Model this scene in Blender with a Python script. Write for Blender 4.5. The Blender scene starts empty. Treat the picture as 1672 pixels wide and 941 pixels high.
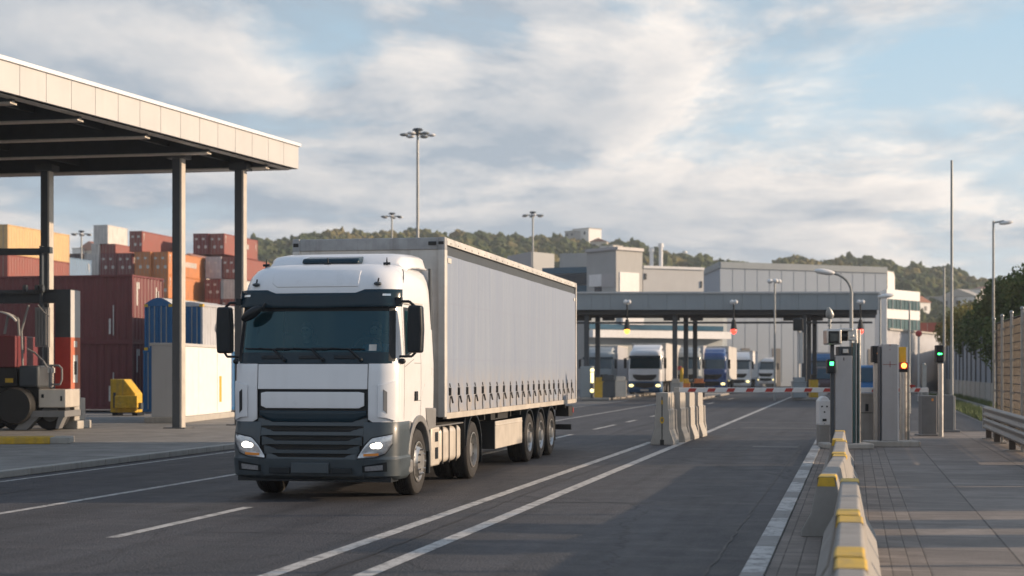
import bpy, math, random
import numpy as np
from mathutils import Vector, Matrix, Euler
random.seed(7); np.random.seed(7)
sc = bpy.context.scene
col = sc.collection
R = math.radians
# ---------------- camera geometry ----------------
F, H, HY, CX = 2600.0, 1.86, 606.0, 836.0
TH = math.atan((1395-CX)/F); S_, C_ = math.sin(TH), math.cos(TH)
def W(px, D, z=0.0):
    X = (px-CX)/F*D
    return Vector((X*C_-D*S_, X*S_+D*C_, z))
def Zp(py, D): return H+(HY-py)*D/F
def G(px, py, z=0.0): return W(px, (H-z)*F/(py-HY), z)
def RX(x, D, z=0.0):                       # point at road offset x, at distance D
    return Vector((x, (D + x*S_)/C_, z))
cam = bpy.data.cameras.new('camera'); cam.lens = F/1672*36; cam.sensor_width = 36
cam.shift_y = (HY-470.5)/1672; cam.clip_end = 6000; cam.clip_start = .1
cam.dof.use_dof = True; cam.dof.focus_distance = 25.5; cam.dof.aperture_fstop = 1.7
co = bpy.data.objects.new('camera', cam); col.objects.link(co)
co.location = (0, 0, H); co.rotation_euler = (R(90), 0, TH); sc.camera = co

# ---------------- materials ----------------
def mat(name, c, rough=.5, metal=0, var=.12, vs=3.0, bump=0, bs=40.0, coat=0, emit=None, es=0, streak=0, dirt=None, spec=.5):
    m = bpy.data.materials.new(name); m.use_nodes = True
    nt = m.node_tree; N = nt.nodes; L = nt.links; b = N['Principled BSDF']
    b.inputs['Base Color'].default_value = (*c, 1); b.inputs['Roughness'].default_value = rough
    b.inputs['Metallic'].default_value = metal; b.inputs['Coat Weight'].default_value = coat
    b.inputs['Specular IOR Level'].default_value = spec
    b.inputs['Coat Roughness'].default_value = .06
    tc = N.new('ShaderNodeTexCoord')
    last = None
    if var:
        n = N.new('ShaderNodeTexNoise'); n.inputs['Scale'].default_value = vs; n.inputs['Detail'].default_value = 8; n.inputs['Roughness'].default_value = .65
        L.new(tc.outputs['Object'], n.inputs['Vector'])
        mr = N.new('ShaderNodeMapRange'); mr.inputs[1].default_value = .3; mr.inputs[2].default_value = .7
        mr.inputs[3].default_value = 1-var; mr.inputs[4].default_value = 1+var; L.new(n.outputs['Fac'], mr.inputs[0])
        hs = N.new('ShaderNodeHueSaturation'); hs.inputs['Color'].default_value = (*c, 1)
        L.new(mr.outputs[0], hs.inputs['Value']); last = hs.outputs['Color']
        mr2 = N.new('ShaderNodeMapRange'); mr2.inputs[1].default_value = .3; mr2.inputs[2].default_value = .7
        mr2.inputs[3].default_value = max(.02, rough*.85); mr2.inputs[4].default_value = min(1, rough*1.2); L.new(n.outputs['Fac'], mr2.inputs[0])
        L.new(mr2.outputs[0], b.inputs['Roughness'])
    if streak:
        mp = N.new('ShaderNodeMapping'); mp.inputs['Scale'].default_value = (5, 5, .35); L.new(tc.outputs['Object'], mp.inputs[0])
        n2 = N.new('ShaderNodeTexNoise'); n2.inputs['Scale'].default_value = 1.3; n2.inputs['Detail'].default_value = 7; L.new(mp.outputs[0], n2.inputs['Vector'])
        r2 = N.new('ShaderNodeMapRange'); r2.inputs[1].default_value = .5; r2.inputs[2].default_value = .75; r2.inputs[4].default_value = streak; L.new(n2.outputs['Fac'], r2.inputs[0])
        mx = N.new('ShaderNodeMix'); mx.data_type = 'RGBA'; mx.inputs[7].default_value = (*(dirt or (.12, .09, .06)), 1)
        if last: L.new(last, mx.inputs[6])
        else: mx.inputs[6].default_value = (*c, 1)
        L.new(r2.outputs[0], mx.inputs[0]); last = mx.outputs[2]
    if last: L.new(last, b.inputs['Base Color'])
    if bump:
        n3 = N.new('ShaderNodeTexNoise'); n3.inputs['Scale'].default_value = bs; n3.inputs['Detail'].default_value = 4; L.new(tc.outputs['Object'], n3.inputs['Vector'])
        bp = N.new('ShaderNodeBump'); bp.inputs['Strength'].default_value = bump; bp.inputs['Distance'].default_value = .02; L.new(n3.outputs['Fac'], bp.inputs['Height']); L.new(bp.outputs[0], b.inputs['Normal'])
    if emit:
        b.inputs['Emission Color'].default_value = (*emit, 1); b.inputs['Emission Strength'].default_value = es
    return m
M = {}
M['white'] = mat('white_paint', (.77, .775, .79), .3, var=.02, vs=2, coat=.5, streak=.08, dirt=(.45, .43, .40))
M['whitewall'] = mat('white_wall', (.73, .725, .715), .6, var=.06, streak=.12, dirt=(.4, .36, .3))
M['slate'] = mat('slate_plastic', (.050, .066, .078), .38, var=.10, vs=4, coat=.15)
M['fender'] = mat('grey_fender', (.20, .20, .20), .45, var=.08, vs=4)
M['black'] = mat('black_plastic', (.010, .014, .018), .42, var=.2, vs=6, spec=.35)
M['navy'] = mat('visor_plastic', (.008, .026, .040), .22, var=.1, vs=3, spec=.35)
M['rubber'] = mat('tyre_rubber', (.022, .021, .021), .8, var=.3, vs=12, bump=.15, bs=60)
M['alu'] = mat('aluminium', (.52, .51, .49), .34, metal=.85, var=.12, vs=5)
M['rail'] = mat('trailer_alu', (.58, .56, .53), .48, metal=.25, var=.15, vs=2, streak=.35, dirt=(.22, .19, .16))
M['chrome'] = mat('chrome', (.7, .7, .7), .12, metal=1, var=0)
M['chassis'] = mat('dark_chassis', (.018, .018, .018), .6, var=.3, vs=4)
M['tank'] = mat('pale_tank', (.60, .55, .48), .4, metal=.2, var=.08, vs=3, streak=.2)
M['headl'] = mat('lamp_reflector', (.55, .57, .6), .15, metal=.7, var=.25, vs=25)
M['lit'] = mat('lit_headlamp', (.9, .9, .9), .3, var=0, emit=(1, .90, .74), es=3)
M['litdim'] = mat('lit_lamp_far', (.9, .9, .8), .3, var=0, emit=(1, .80, .30), es=1.8)
M['amber'] = mat('amber_lens', (.55, .20, .04), .3, var=0, emit=(1, .35, .04), es=.06)
M['amberlit'] = mat('lit_amber', (.9, .3, .03), .3, var=0, emit=(1, .26, .04), es=6)
M['redlit'] = mat('lit_red', (.9, .05, .03), .3, var=0, emit=(1, .05, .03), es=3)
M['greenlit'] = mat('lit_green', (.05, .8, .2), .3, var=0, emit=(.05, 1, .2), es=5)
M['orangelit'] = mat('lit_orange', (.9, .4, .05), .3, var=0, emit=(1, .42, .06), es=2.6)
M['steel'] = mat('painted_steel', (.085, .092, .10), .45, metal=.1, var=.1, vs=3)
M['galv'] = mat('galvanised', (.30, .31, .305), .42, metal=.35, var=.15, vs=6)
M['dark'] = mat('dark_steel', (.05, .06, .07), .5, var=.2, vs=3)
M['deck'] = mat('roof_deck', (.045, .05, .055), .6, var=.15, vs=1)
M['cream'] = mat('cream_cladding', (.50, .50, .495), .5, var=.04, vs=1, streak=.10, dirt=(.35, .32, .28))
M['panel'] = mat('grey_cladding', (.27, .305, .325), .5, var=.05, vs=1, streak=.12, dirt=(.1, .1, .1))
M['conc'] = mat('concrete', (.29, .275, .255), .85, var=.16, vs=2.5, bump=.3, bs=50, streak=.35, dirt=(.13, .115, .10))
M['concl'] = mat('pale_concrete', (.40, .38, .345), .85, var=.14, vs=3, bump=.25, bs=50, streak=.35, dirt=(.2, .16, .12))
M['yel'] = mat('yellow_paint', (.58, .36, .03), .6, var=.25, vs=6, bump=.1, streak=.55, dirt=(.25, .2, .12))
M['marking'] = mat('white_marking', (.55, .54, .51), .7, var=.25, vs=5)
M['red'] = mat('red_paint', (.45, .05, .04), .5, var=.15, vs=3)
M['orange'] = mat('sunlit_red_paint', (.50, .15, .08), .5, var=.12, vs=3, streak=.2)  # the leg's red as it looks in sunlight
M['cab'] = mat('grey_cabinet', (.41, .40, .40), .5, var=.06, vs=3, streak=.12)
M['cabd'] = mat('dark_grey_cabinet', (.15, .15, .15), .55, var=.15, vs=4, streak=.3)
M['cloth'] = mat('dark_cloth', (.022, .03, .038), .9, var=.1)
M['shirt'] = mat('blue_shirt', (.16, .22, .32), .9, var=.1)
M['skin'] = mat('skin', (.45, .27, .19), .6, var=.05)
M['hair'] = mat('grey_brown_hair', (.09, .06, .04), .8, var=.2)
M['teal'] = mat('green_glass', (.05, .10, .10), .12, var=.3, vs=.6)
M['bluebumper'] = mat('blue_paint', (.012, .08, .20), .4, var=.08, coat=.3)
M['bluecab'] = mat('deep_blue_paint', (.008, .052, .20), .3, var=.08, coat=.5)
M['screen'] = mat('camera_glass', (.03, .04, .04), .08, var=0)
M['roofred'] = mat('red_tile', (.35, .15, .10), .8, var=.2)

def glass(name, tint, gloss, thru):
    m = bpy.data.materials.new(name); m.use_nodes = True; nt = m.node_tree; N = nt.nodes; L = nt.links
    N.clear(); o = N.new('ShaderNodeOutputMaterial'); t = N.new('ShaderNodeBsdfTransparent'); t.inputs[0].default_value = (*tint, 1)
    g = N.new('ShaderNodeBsdfGlossy'); g.inputs['Roughness'].default_value = .03; g.inputs['Color'].default_value = (*gloss, 1)
    d = N.new('ShaderNodeBsdfDiffuse'); d.inputs[0].default_value = (.004, .036, .055, 1)
    lw = N.new('ShaderNodeLayerWeight'); lw.inputs[0].default_value = .45
    mr = N.new('ShaderNodeMapRange'); mr.inputs[3].default_value = .015; mr.inputs[4].default_value = .65; L.new(lw.outputs['Fresnel'], mr.inputs[0])
    m1 = N.new('ShaderNodeMixShader'); m1.inputs[0].default_value = thru; L.new(d.outputs[0], m1.inputs[1]); L.new(t.outputs[0], m1.inputs[2])
    m2 = N.new('ShaderNodeMixShader'); L.new(mr.outputs[0], m2.inputs[0]); L.new(m1.outputs[0], m2.inputs[1]); L.new(g.outputs[0], m2.inputs[2])
    L.new(m2.outputs[0], o.inputs[0]); return m
M['glass'] = glass('windscreen_glass', (.34, .66, .76), (.5, .85, 1), .68)
M['glassd'] = glass('dark_glass', (.2, .3, .32), (.8, .9, 1), .3)

# ---------------- mesh builder ----------------
SPLIT = {'corner_panel','corner_post','red_stripe','bracket_arm','strap','wash_step','marker_light','lower_intake','corner_slot','curtain_tag','step','foot','latch','notice','dock_door','sensor_port','warning_plate','edge_strip','fork_slot','pillar_side','placard','wheel_nut','rim_hole','radiator_panel','window','marking','corner_casting_near'}
class MB:
    def __init__(s): s.v = []; s.f = []; s.m = []; s.T = None
    def _a(s, vs, fs, mi=0):
        o = len(s.v)
        if s.T is not None: vs = [s.T @ Vector(v) for v in vs]
        s.v += [tuple(v) for v in vs]; s.f += [tuple(i+o for i in f) for f in fs]; s.m += [mi]*len(fs)
        return s
    def box(s, x0, x1, y0, y1, z0, z1, mi=0):
        v = [(x0,y0,z0),(x1,y0,z0),(x1,y1,z0),(x0,y1,z0),(x0,y0,z1),(x1,y0,z1),(x1,y1,z1),(x0,y1,z1)]
        return s._a(v, [(0,3,2,1),(4,5,6,7),(0,1,5,4),(1,2,6,5),(2,3,7,6),(3,0,4,7)], mi)
    def tube(s, p0, p1, r0, r1=None, n=10, mi=0):
        r1 = r0 if r1 is None else r1; p0 = Vector(p0); p1 = Vector(p1); d = (p1-p0)
        if d.length < 1e-6: return s
        q = d.to_track_quat('Z', 'Y'); vs = []
        for p, r in ((p0, r0), (p1, r1)):
            for i in range(n):
                a = 2*math.pi*i/n; vs.append(p+q@Vector((r*math.cos(a), r*math.sin(a), 0)))
        fs = [(i, (i+1)%n, n+(i+1)%n, n+i) for i in range(n)]+[tuple(range(n-1,-1,-1)), tuple(range(n, 2*n))]
        return s._a(vs, fs, mi)
    def path(s, pts, r, n=8, mi=0):
        for a, b in zip(pts, pts[1:]): s.tube(a, b, r, r, n, mi)
        return s
    def prism(s, poly, z0, z1, mi=0):
        a = sum(poly[i][0]*poly[(i+1)%len(poly)][1]-poly[(i+1)%len(poly)][0]*poly[i][1] for i in range(len(poly)))
        if a < 0: poly = poly[::-1]
        n = len(poly); v = [(p[0], p[1], z0) for p in poly]+[(p[0], p[1], z1) for p in poly]
        return s._a(v, [tuple(range(n-1,-1,-1)), tuple(range(n, 2*n))]+[(i,(i+1)%n,n+(i+1)%n,n+i) for i in range(n)], mi)
    def extr(s, prof, t0, t1, axis='x', mi=0):   # prof: list of 2D in the remaining axes
        n = len(prof)
        def P(t, a, b): return {'x': (t, a, b), 'y': (a, t, b)}[axis]
        v = [P(t0, *p) for p in prof]+[P(t1, *p) for p in prof]
        return s._a(v, [tuple(range(n)), tuple(range(2*n-1, n-1, -1))]+[(i,n+i,n+(i+1)%n,(i+1)%n) for i in range(n)], mi)
    def grid(s, rows, mi=0, flip=False, close=False):
        nr = len(rows); nc = len(rows[0]); v = [p for r in rows for p in r]; fs = []
        for i in range(nr-1):
            for j in range(nc if close else nc-1):
                k = (j+1)%nc
                f = (i*nc+j, i*nc+k, (i+1)*nc+k, (i+1)*nc+j); fs.append(f[::-1] if flip else f)
        return s._a(v, fs, mi)
    def lathe(s, prof, c, n=40, mi=0, axis='x'):   # prof: (r, t)
        rows = []
        for r, t in prof:
            row = []
            for i in range(n):
                a = 2*math.pi*i/n
                row.append((c[0]+t, c[1]+r*math.cos(a), c[2]+r*math.sin(a)) if axis == 'x' else (c[0]+r*math.cos(a), c[1]+r*math.sin(a), c[2]+t))
            rows.append(row)
        return s.grid(rows, mi, close=True)
    def ball(s, c, r, mi=0, n=10, sq=(1,1,1)):
        rows = [[(c[0]+r*sq[0]*math.sin(math.pi*i/n)*math.cos(2*math.pi*j/(n+4)), c[1]+r*sq[1]*math.sin(math.pi*i/n)*math.sin(2*math.pi*j/(n+4)), c[2]+r*sq[2]*math.cos(math.pi*i/n)) for j in range(n+4)] for i in range(n+1)]
        return s.grid(rows, mi, close=True, flip=True)
    def build(s, name, mats, parent=None, bevel=0, smooth=False, seg=2, solid=0, sub=0):
        if name in SPLIT:
            par = list(range(len(s.v)))
            def find(a):
                while par[a] != a: par[a] = par[par[a]]; a = par[a]
                return a
            for f in s.f:
                for q in f[1:]: par[find(q)] = find(f[0])
            comp = {}
            for f, mi in zip(s.f, s.m): comp.setdefault(find(f[0]), []).append((f, mi))
            if len(comp) > 1:
                out = None
                for fs in comp.values():
                    b = MB(); ids = sorted({i for f, _ in fs for i in f}); mp = {i: k for k, i in enumerate(ids)}
                    b.v = [s.v[i] for i in ids]; b.f = [tuple(mp[i] for i in f) for f, _ in fs]; b.m = [mi for _, mi in fs]
                    o = b._build(name, mats, parent, bevel, smooth, seg, solid); out = out or o
                return out
        return s._build(name, mats, parent, bevel, smooth, seg, solid)
    def _build(s, name, mats, parent=None, bevel=0, smooth=False, seg=2, solid=0):
        me = bpy.data.meshes.new(name); me.from_pydata(s.v, [], s.f); me.update()
        if not isinstance(mats, (list, tuple)): mats = [mats]
        for m in mats: me.materials.append(M[m] if isinstance(m, str) else m)
        me.polygons.foreach_set('material_index', s.m)
        if smooth: me.polygons.foreach_set('use_smooth', [True]*len(me.polygons))
        o = bpy.data.objects.new(name.replace('_near',''), me); col.objects.link(o)
        if parent: o.parent = parent
        if solid:
            k = o.modifiers.new('s', 'SOLIDIFY'); k.thickness = solid; k.offset = -1
        if bevel:
            k = o.modifiers.new('b', 'BEVEL'); k.width = bevel; k.segments = seg; k.limit_method = 'ANGLE'; k.angle_limit = R(35)
            k.harden_normals = False
        if smooth:
            try:
                k = o.modifiers.new('w', 'WEIGHTED_NORMAL'); k.keep_sharp = True
                me.set_sharp_from_angle(angle=R(38))
            except Exception: pass
        return o
def thing(name, label, cat, loc=(0,0,0), rz=0, group=None):
    o = bpy.data.objects.new(name, None); col.objects.link(o); o.empty_display_size = .3
    o.location = loc; o.rotation_euler = (0, 0, rz); o['label'] = label; o['category'] = cat
    if group: o['group'] = group
    return o
def tag(o, label, cat, group=None):
    o['label'] = label; o['category'] = cat
    if group: o['group'] = group
    return o
def struct(o): o['kind'] = 'structure'; return o
def dup(root, loc, rz, label, group=None):
    r = root.copy(); col.objects.link(r); r.location = loc; r.rotation_euler = (0, 0, rz); r['label'] = label
    if group: r['group'] = group
    def kids(a, b):
        for ch in a.children:
            d = ch.copy(); col.objects.link(d); d.parent = b; kids(ch, d)
    kids(root, r); return r
def textmesh(name, txt, size, m, parent, loc, rot, ext=.003, xs=1):
    cu = bpy.data.curves.new(name, 'FONT'); cu.body = txt; cu.size = size; cu.extrude = ext; cu.align_x = 'CENTER'
    t = bpy.data.objects.new('tmp', cu); col.objects.link(t); bpy.context.view_layer.update()
    me = bpy.data.meshes.new_from_object(t.evaluated_get(bpy.context.evaluated_depsgraph_get()))
    bpy.data.objects.remove(t); me.name = name; me.materials.clear(); me.materials.append(M[m])
    o = bpy.data.objects.new(name, me); col.objects.link(o); o.parent = parent; o.location = loc; o.rotation_euler = rot; o.scale = (xs, 1, 1)
    return o
def nodes(name):
    m = bpy.data.materials.new(name); m.use_nodes = True; nt = m.node_tree; return m, nt.nodes, nt.links, nt.nodes['Principled BSDF']
def nz(N, L, vec, scale, detail=6, rough=.6):
    n = N.new('ShaderNodeTexNoise'); n.inputs['Scale'].default_value = scale; n.inputs['Detail'].default_value = detail; n.inputs['Roughness'].default_value = rough
    L.new(vec, n.inputs['Vector']); return n.outputs['Fac']
def mrg(N, L, x, a, b, c, d):
    r = N.new('ShaderNodeMapRange'); 
    for i, v in enumerate((a, b, c, d)): r.inputs[1+i].default_value = v
    L.new(x, r.inputs[0]); return r.outputs[0]
def mixc(N, L, f, a, b):
    x = N.new('ShaderNodeMix'); x.data_type = 'RGBA'
    for k, q in ((6, a), (7, b)):
        if isinstance(q, tuple): x.inputs[k].default_value = (*q, 1)
        else: L.new(q, x.inputs[k])
    if isinstance(f, float): x.inputs[0].default_value = f
    else: L.new(f, x.inputs[0])
    return x.outputs[2]
def mth(N, L, op, a, b=None):
    x = N.new('ShaderNodeMath'); x.operation = op
    for i, q in enumerate((a, b)):
        if q is None: continue
        if isinstance(q, (int, float)): x.inputs[i].default_value = q
        else: L.new(q, x.inputs[i])
    return x.outputs[0]
# curtain fabric
m, N, L, b = nodes('curtain_fabric'); tc = N.new('ShaderNodeTexCoord').outputs['Object']
mp = N.new('ShaderNodeMapping'); mp.inputs['Scale'].default_value = (1, 3.2, .12); L.new(tc, mp.inputs[0])
st = nz(N, L, mp.outputs[0], 2.2, 7, .7)
c = mixc(N, L, mrg(N, L, st, .35, .68, 0, 1), (.21, .255, .345), (.26, .305, .375))
sp = N.new('ShaderNodeSeparateXYZ'); L.new(tc, sp.inputs[0])
zf = mrg(N, L, sp.outputs[2], 1.2, 2.0, 1, 0); dn = nz(N, L, tc, 3.5, 8, .75)
c = mixc(N, L, mth(N, L, 'MULTIPLY', zf, mrg(N, L, dn, .38, .66, 0, .85)), c, (.38, .32, .25))
for z0 in (2.95, 2.05):
    a = mth(N, L, 'ABSOLUTE', mth(N, L, 'SUBTRACT', sp.outputs[2], z0)); c = mixc(N, L, mrg(N, L, a, .008, .016, .45, 0), c, (.22, .25, .33))
L.new(c, b.inputs['Base Color']); b.inputs['Roughness'].default_value = .55
bp = N.new('ShaderNodeBump'); bp.inputs['Strength'].default_value = .35; bp.inputs['Distance'].default_value = .05; L.new(st, bp.inputs['Height']); L.new(bp.outputs[0], b.inputs['Normal'])
M['curtain'] = m
# asphalt
def asphalt(name, base, warm=0.0):
    m, N, L, b = nodes(name); tc = N.new('ShaderNodeTexCoord').outputs['Object']
    sp = N.new('ShaderNodeSeparateXYZ'); L.new(tc, sp.inputs[0])
    mp = N.new('ShaderNodeMapping'); mp.inputs['Scale'].default_value = (1, .10, 1); L.new(tc, mp.inputs[0])
    big = nz(N, L, mp.outputs[0], .9, 6, .6); med = nz(N, L, tc, 1.7, 9, .75); gr = nz(N, L, tc, 24, 5, .85)
    mps = N.new('ShaderNodeMapping'); mps.inputs['Scale'].default_value = (.14, 1.6, 1); mps.inputs['Rotation'].default_value = (0,0,R(4)); L.new(tc, mps.inputs[0]); stk = nz(N, L, mps.outputs[0], 1.6, 8, .72)
    vo = N.new('ShaderNodeTexVoronoi'); vo.inputs['Scale'].default_value = 34; L.new(tc, vo.inputs['Vector'])
    c = mixc(N, L, mrg(N, L, big, .35, .65, 0, 1), tuple(x*.55 for x in base), tuple(x*1.35 for x in base))
    c = mixc(N, L, mrg(N, L, med, .40, .72, 0, .55), c, tuple(x*1.7 for x in base))
    c = mixc(N, L, mrg(N, L, stk, .50, .72, 0, .5), c, (base[0]*2.2, base[1]*2.0, base[2]*1.9)); c = mixc(N, L, mrg(N, L, stk, .46, .28, 0, .5), c, tuple(x*.5 for x in base))
    c = mixc(N, L, mrg(N, L, gr, .5, .74, 0, .75), c, tuple(x*2.6 for x in base)); c = mixc(N, L, mrg(N, L, gr, .46, .30, 0, .7), c, tuple(x*.45 for x in base))
    c = mixc(N, L, mrg(N, L, vo.outputs['Distance'], .0, .28, .55, 0), c, tuple(x*2.4 for x in base))
    mpt = N.new('ShaderNodeMapping'); mpt.inputs['Scale'].default_value = (1.5, .035, 1); L.new(tc, mpt.inputs[0]); trk = nz(N, L, mpt.outputs[0], 1.3, 4, .6)
    c = mixc(N, L, mrg(N, L, trk, .52, .68, 0, .5), c, tuple(x*.45 for x in base))
    vs_ = N.new('ShaderNodeTexVoronoi'); vs_.inputs['Scale'].default_value = 1.1; L.new(tc, vs_.inputs['Vector'])
    c = mixc(N, L, mrg(N, L, vs_.outputs['Distance'], .03, .09, .75, 0), c, tuple(x*.3 for x in base))
    # cracks
    wn = nz(N, L, tc, .8, 5, .7); mp2 = N.new('ShaderNodeMapping'); mp2.inputs['Scale'].default_value = (.35, .12, 1); L.new(tc, mp2.inputs[0])
    ad = N.new('ShaderNodeVectorMath'); ad.operation = 'ADD'; L.new(mp2.outputs[0], ad.inputs[0])
    cb = N.new('ShaderNodeCombineXYZ'); L.new(mth(N, L, 'MULTIPLY', wn, .45), cb.inputs[0]); L.new(mth(N, L, 'MULTIPLY', med, .2), cb.inputs[1]); L.new(cb.outputs[0], ad.inputs[1])
    v2 = N.new('ShaderNodeTexVoronoi'); v2.feature = 'DISTANCE_TO_EDGE'; v2.inputs['Scale'].default_value = .9; L.new(ad.outputs[0], v2.inputs['Vector'])
    c = mixc(N, L, mrg(N, L, v2.outputs['Distance'], .0, .007, .8, 0), c, tuple(x*.28 for x in base))
    L.new(c, b.inputs['Base Color']); L.new(mrg(N, L, med, .3, .7, .55, .82), b.inputs['Roughness']); b.inputs['Specular IOR Level'].default_value = .35
    bp = N.new('ShaderNodeBump'); bp.inputs['Strength'].default_value = .6; bp.inputs['Distance'].default_value = .012
    L.new(mth(N, L, 'ADD', gr, mth(N, L, 'MULTIPLY', vo.outputs['Distance'], 1.2)), bp.inputs['Height']); L.new(bp.outputs[0], b.inputs['Normal'])
    return m
M['asphalt'] = asphalt('asphalt', (.044, .0435, .047))
M['yard'] = asphalt('yard_surface', (.13, .125, .12))
def paving(name, base, bw, bh, mort, offx=0.0, squash=False, off=.5):
    m, N, L, b = nodes(name); tc = N.new('ShaderNodeTexCoord').outputs['Object']
    br = N.new('ShaderNodeTexBrick'); br.inputs['Scale'].default_value = 1; br.inputs['Brick Width'].default_value = bw; br.inputs['Row Height'].default_value = bh
    br.inputs['Mortar Size'].default_value = mort; br.offset = off; br.inputs['Mortar Smooth'].default_value = .3
    br.inputs['Color1'].default_value = (*[x*.8 for x in base], 1); br.inputs['Color2'].default_value = (*[x*1.2 for x in base], 1); br.inputs['Mortar'].default_value = (*[x*.28 for x in base], 1)
    mp = N.new('ShaderNodeMapping'); mp.inputs['Location'].default_value = (offx, 0, 0); L.new(tc, mp.inputs[0]); L.new(mp.outputs[0], br.inputs['Vector'])
    med = nz(N, L, tc, 1.1, 9, .72); gr = nz(N, L, tc, 60, 4, .7); mp2 = N.new('ShaderNodeMapping'); mp2.inputs['Scale'].default_value = (.3, 2.2, 1); L.new(tc, mp2.inputs[0]); sk = nz(N, L, mp2.outputs[0], 1.4, 7, .7)
    c = mixc(N, L, mrg(N, L, med, .38, .68, 0, .8), br.outputs['Color'], tuple(x*.5 for x in base))
    c = mixc(N, L, mrg(N, L, sk, .5, .75, 0, .6), c, tuple(x*1.6 for x in base)); c = mixc(N, L, mrg(N, L, gr, .5, .8, 0, .5), c, tuple(x*1.8 for x in base))
    L.new(c, b.inputs['Base Color']); b.inputs['Roughness'].default_value = .8; b.inputs['Specular IOR Level'].default_value = .3
    bp = N.new('ShaderNodeBump'); bp.inputs['Strength'].default_value = .6; bp.inputs['Distance'].default_value = .012
    L.new(mth(N, L, 'ADD', mth(N, L, 'MULTIPLY', gr, .35), mth(N, L, 'MULTIPLY', br.outputs['Fac'], -1.0)), bp.inputs['Height']); L.new(bp.outputs[0], b.inputs['Normal'])
    return m
M['paver'] = paving('small_pavers', (.23, .195, .168), .17, .34, .008, off=0)
M['slab'] = paving('large_slabs', (.225, .195, .172), 1.55, 1.40, .014, off=0.0)
M['apron'] = paving('concrete_apron', (.235, .225, .21), 4.5, 5.0, .02, off=0)
# worn paint
def paint(name, c0, wear):
    m, N, L, b = nodes(name); tc = N.new('ShaderNodeTexCoord').outputs['Object']
    n = nz(N, L, tc, 5, 9, .8); g = nz(N, L, tc, 60, 4, .8)
    c = mixc(N, L, mrg(N, L, n, .47, .62, 0, wear), c0, (.09, .085, .08)); c = mixc(N, L, mrg(N, L, g, .5, .75, 0, .35), c, (.2, .19, .18))
    L.new(c, b.inputs['Base Color']); b.inputs['Roughness'].default_value = .7; return m
M['line'] = paint('road_line_paint', (.50, .485, .46), .9); M['faint'] = paint('worn_line_paint', (.13, .125, .12), 1.0)
M['shedwall'] = mat('shed_cladding', (.33,.38,.44), .75, var=0)
M['stonew'] = mat('grey_stone_panel', (.40,.40,.39), .8, var=.10, vs=.3, streak=.2, dirt=(.18,.17,.15))
M['blockw'] = mat('pale_block', (.36,.37,.37), .7, var=.06, vs=.3)
M['blueglass'] = mat('blue_glass', (.04,.10,.15), .15, var=.3, vs=.3)
M['fencebl'] = mat('fence_slat', (.24,.28,.33), .6, var=.12, vs=.8)
M['galvd'] = mat('dull_galvanised', (.07,.06,.055), .6, metal=.3, var=.2)
M['yellit'] = mat('amber_block', (.75,.42,.02), .4, var=.08)
# porous, translucent screen cloth on the mesh fence
m, N, L, b = nodes('screen_cloth'); b.inputs['Base Color'].default_value = (.34,.31,.27,1); b.inputs['Roughness'].default_value = .9
tr = N.new('ShaderNodeBsdfTranslucent'); tr.inputs[0].default_value = (.50,.43,.35,1); tp = N.new('ShaderNodeBsdfTransparent')
m1 = N.new('ShaderNodeMixShader'); m1.inputs[0].default_value = .55; L.new(b.outputs[0], m1.inputs[1]); L.new(tr.outputs[0], m1.inputs[2])
tcs = N.new('ShaderNodeTexCoord').outputs['Object']; mp = N.new('ShaderNodeMapping'); mp.inputs['Scale'].default_value = (1,14,.6); L.new(tcs, mp.inputs[0])
m2 = N.new('ShaderNodeMixShader'); L.new(mrg(N, L, nz(N, L, mp.outputs[0], 3, 5, .6), .35, .65, .22, .48), m2.inputs[0]); L.new(m1.outputs[0], m2.inputs[1]); L.new(tp.outputs[0], m2.inputs[2])
L.new(m2.outputs[0], N['Material Output'].inputs[0]); M['screenm'] = m
M['raild'] = mat('weathered_rail', (.33,.34,.35), .5, metal=.2, var=.25, vs=3, streak=.5, dirt=(.12,.11,.10))
M['railg'] = mat('weathered_guardrail', (.26,.25,.24), .5, metal=.3, var=.2, vs=3, streak=.4, dirt=(.12,.10,.08))
# ================= MAIN TRUCK =================
TROT = R(.95)
p = G(683, 808); off = Matrix.Rotation(TROT, 3, 'Z') @ Vector((1.22, 1.4, 0))
truck = thing('semi_truck', 'large white articulated truck with grey curtain-sided trailer and lit headlamps, driving towards the viewer', 'truck', p-off, TROT)
CABT = [(1.10,1.225,.03,.30),(1.60,1.235,.03,.30),(1.97,1.235,.06,.30),(2.13,1.225,.10,.28),(2.78,1.19,.23,.26),(3.00,1.18,.26,.28),(3.12,1.17,.29,.32),(3.24,1.145,.35,.36),(3.34,1.10,.44,.40),(3.41,1.03,.58,.43),(3.44,.93,.76,.45)]
BUMT = [(.30,1.20,.10,.26),(.36,1.25,.00,.28),(.60,1.262,-.04,.28),(.64,1.25,-.02,.28),(.90,1.252,-.02,.28),(1.13,1.24,.02,.28)]
def prm(T, z):
    z = max(T[0][0], min(T[-1][0], z))
    for a, b in zip(T, T[1:]):
        if z <= b[0]+1e-9:
            t = (z-a[0])/(b[0]-a[0]); return [a[i]+(b[i]-a[i])*t for i in (1,2,3)]
BOW = .07
def outline(T, z, ys, off=0, nf=10, nc=8):
    w, yf, r = prm(T, z); w += off; yf -= off; r += off; pts = []
    for i in range(nf+1):
        x = (w-r)*i/nf; pts.append((x, yf+BOW*(x/(w-r))**2*.55))
    yc = yf+BOW*.55
    for i in range(1, nc+1):
        a = -math.pi/2+math.pi/2*i/nc; pts.append((w-r+r*math.cos(a), yc+r+r*math.sin(a)))
    for y in ys: pts.append((w, max(y, yc+r+.001)))
    return pts
YS = [.62, .9, 1.3, 1.6, 1.95, 2.28]
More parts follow.
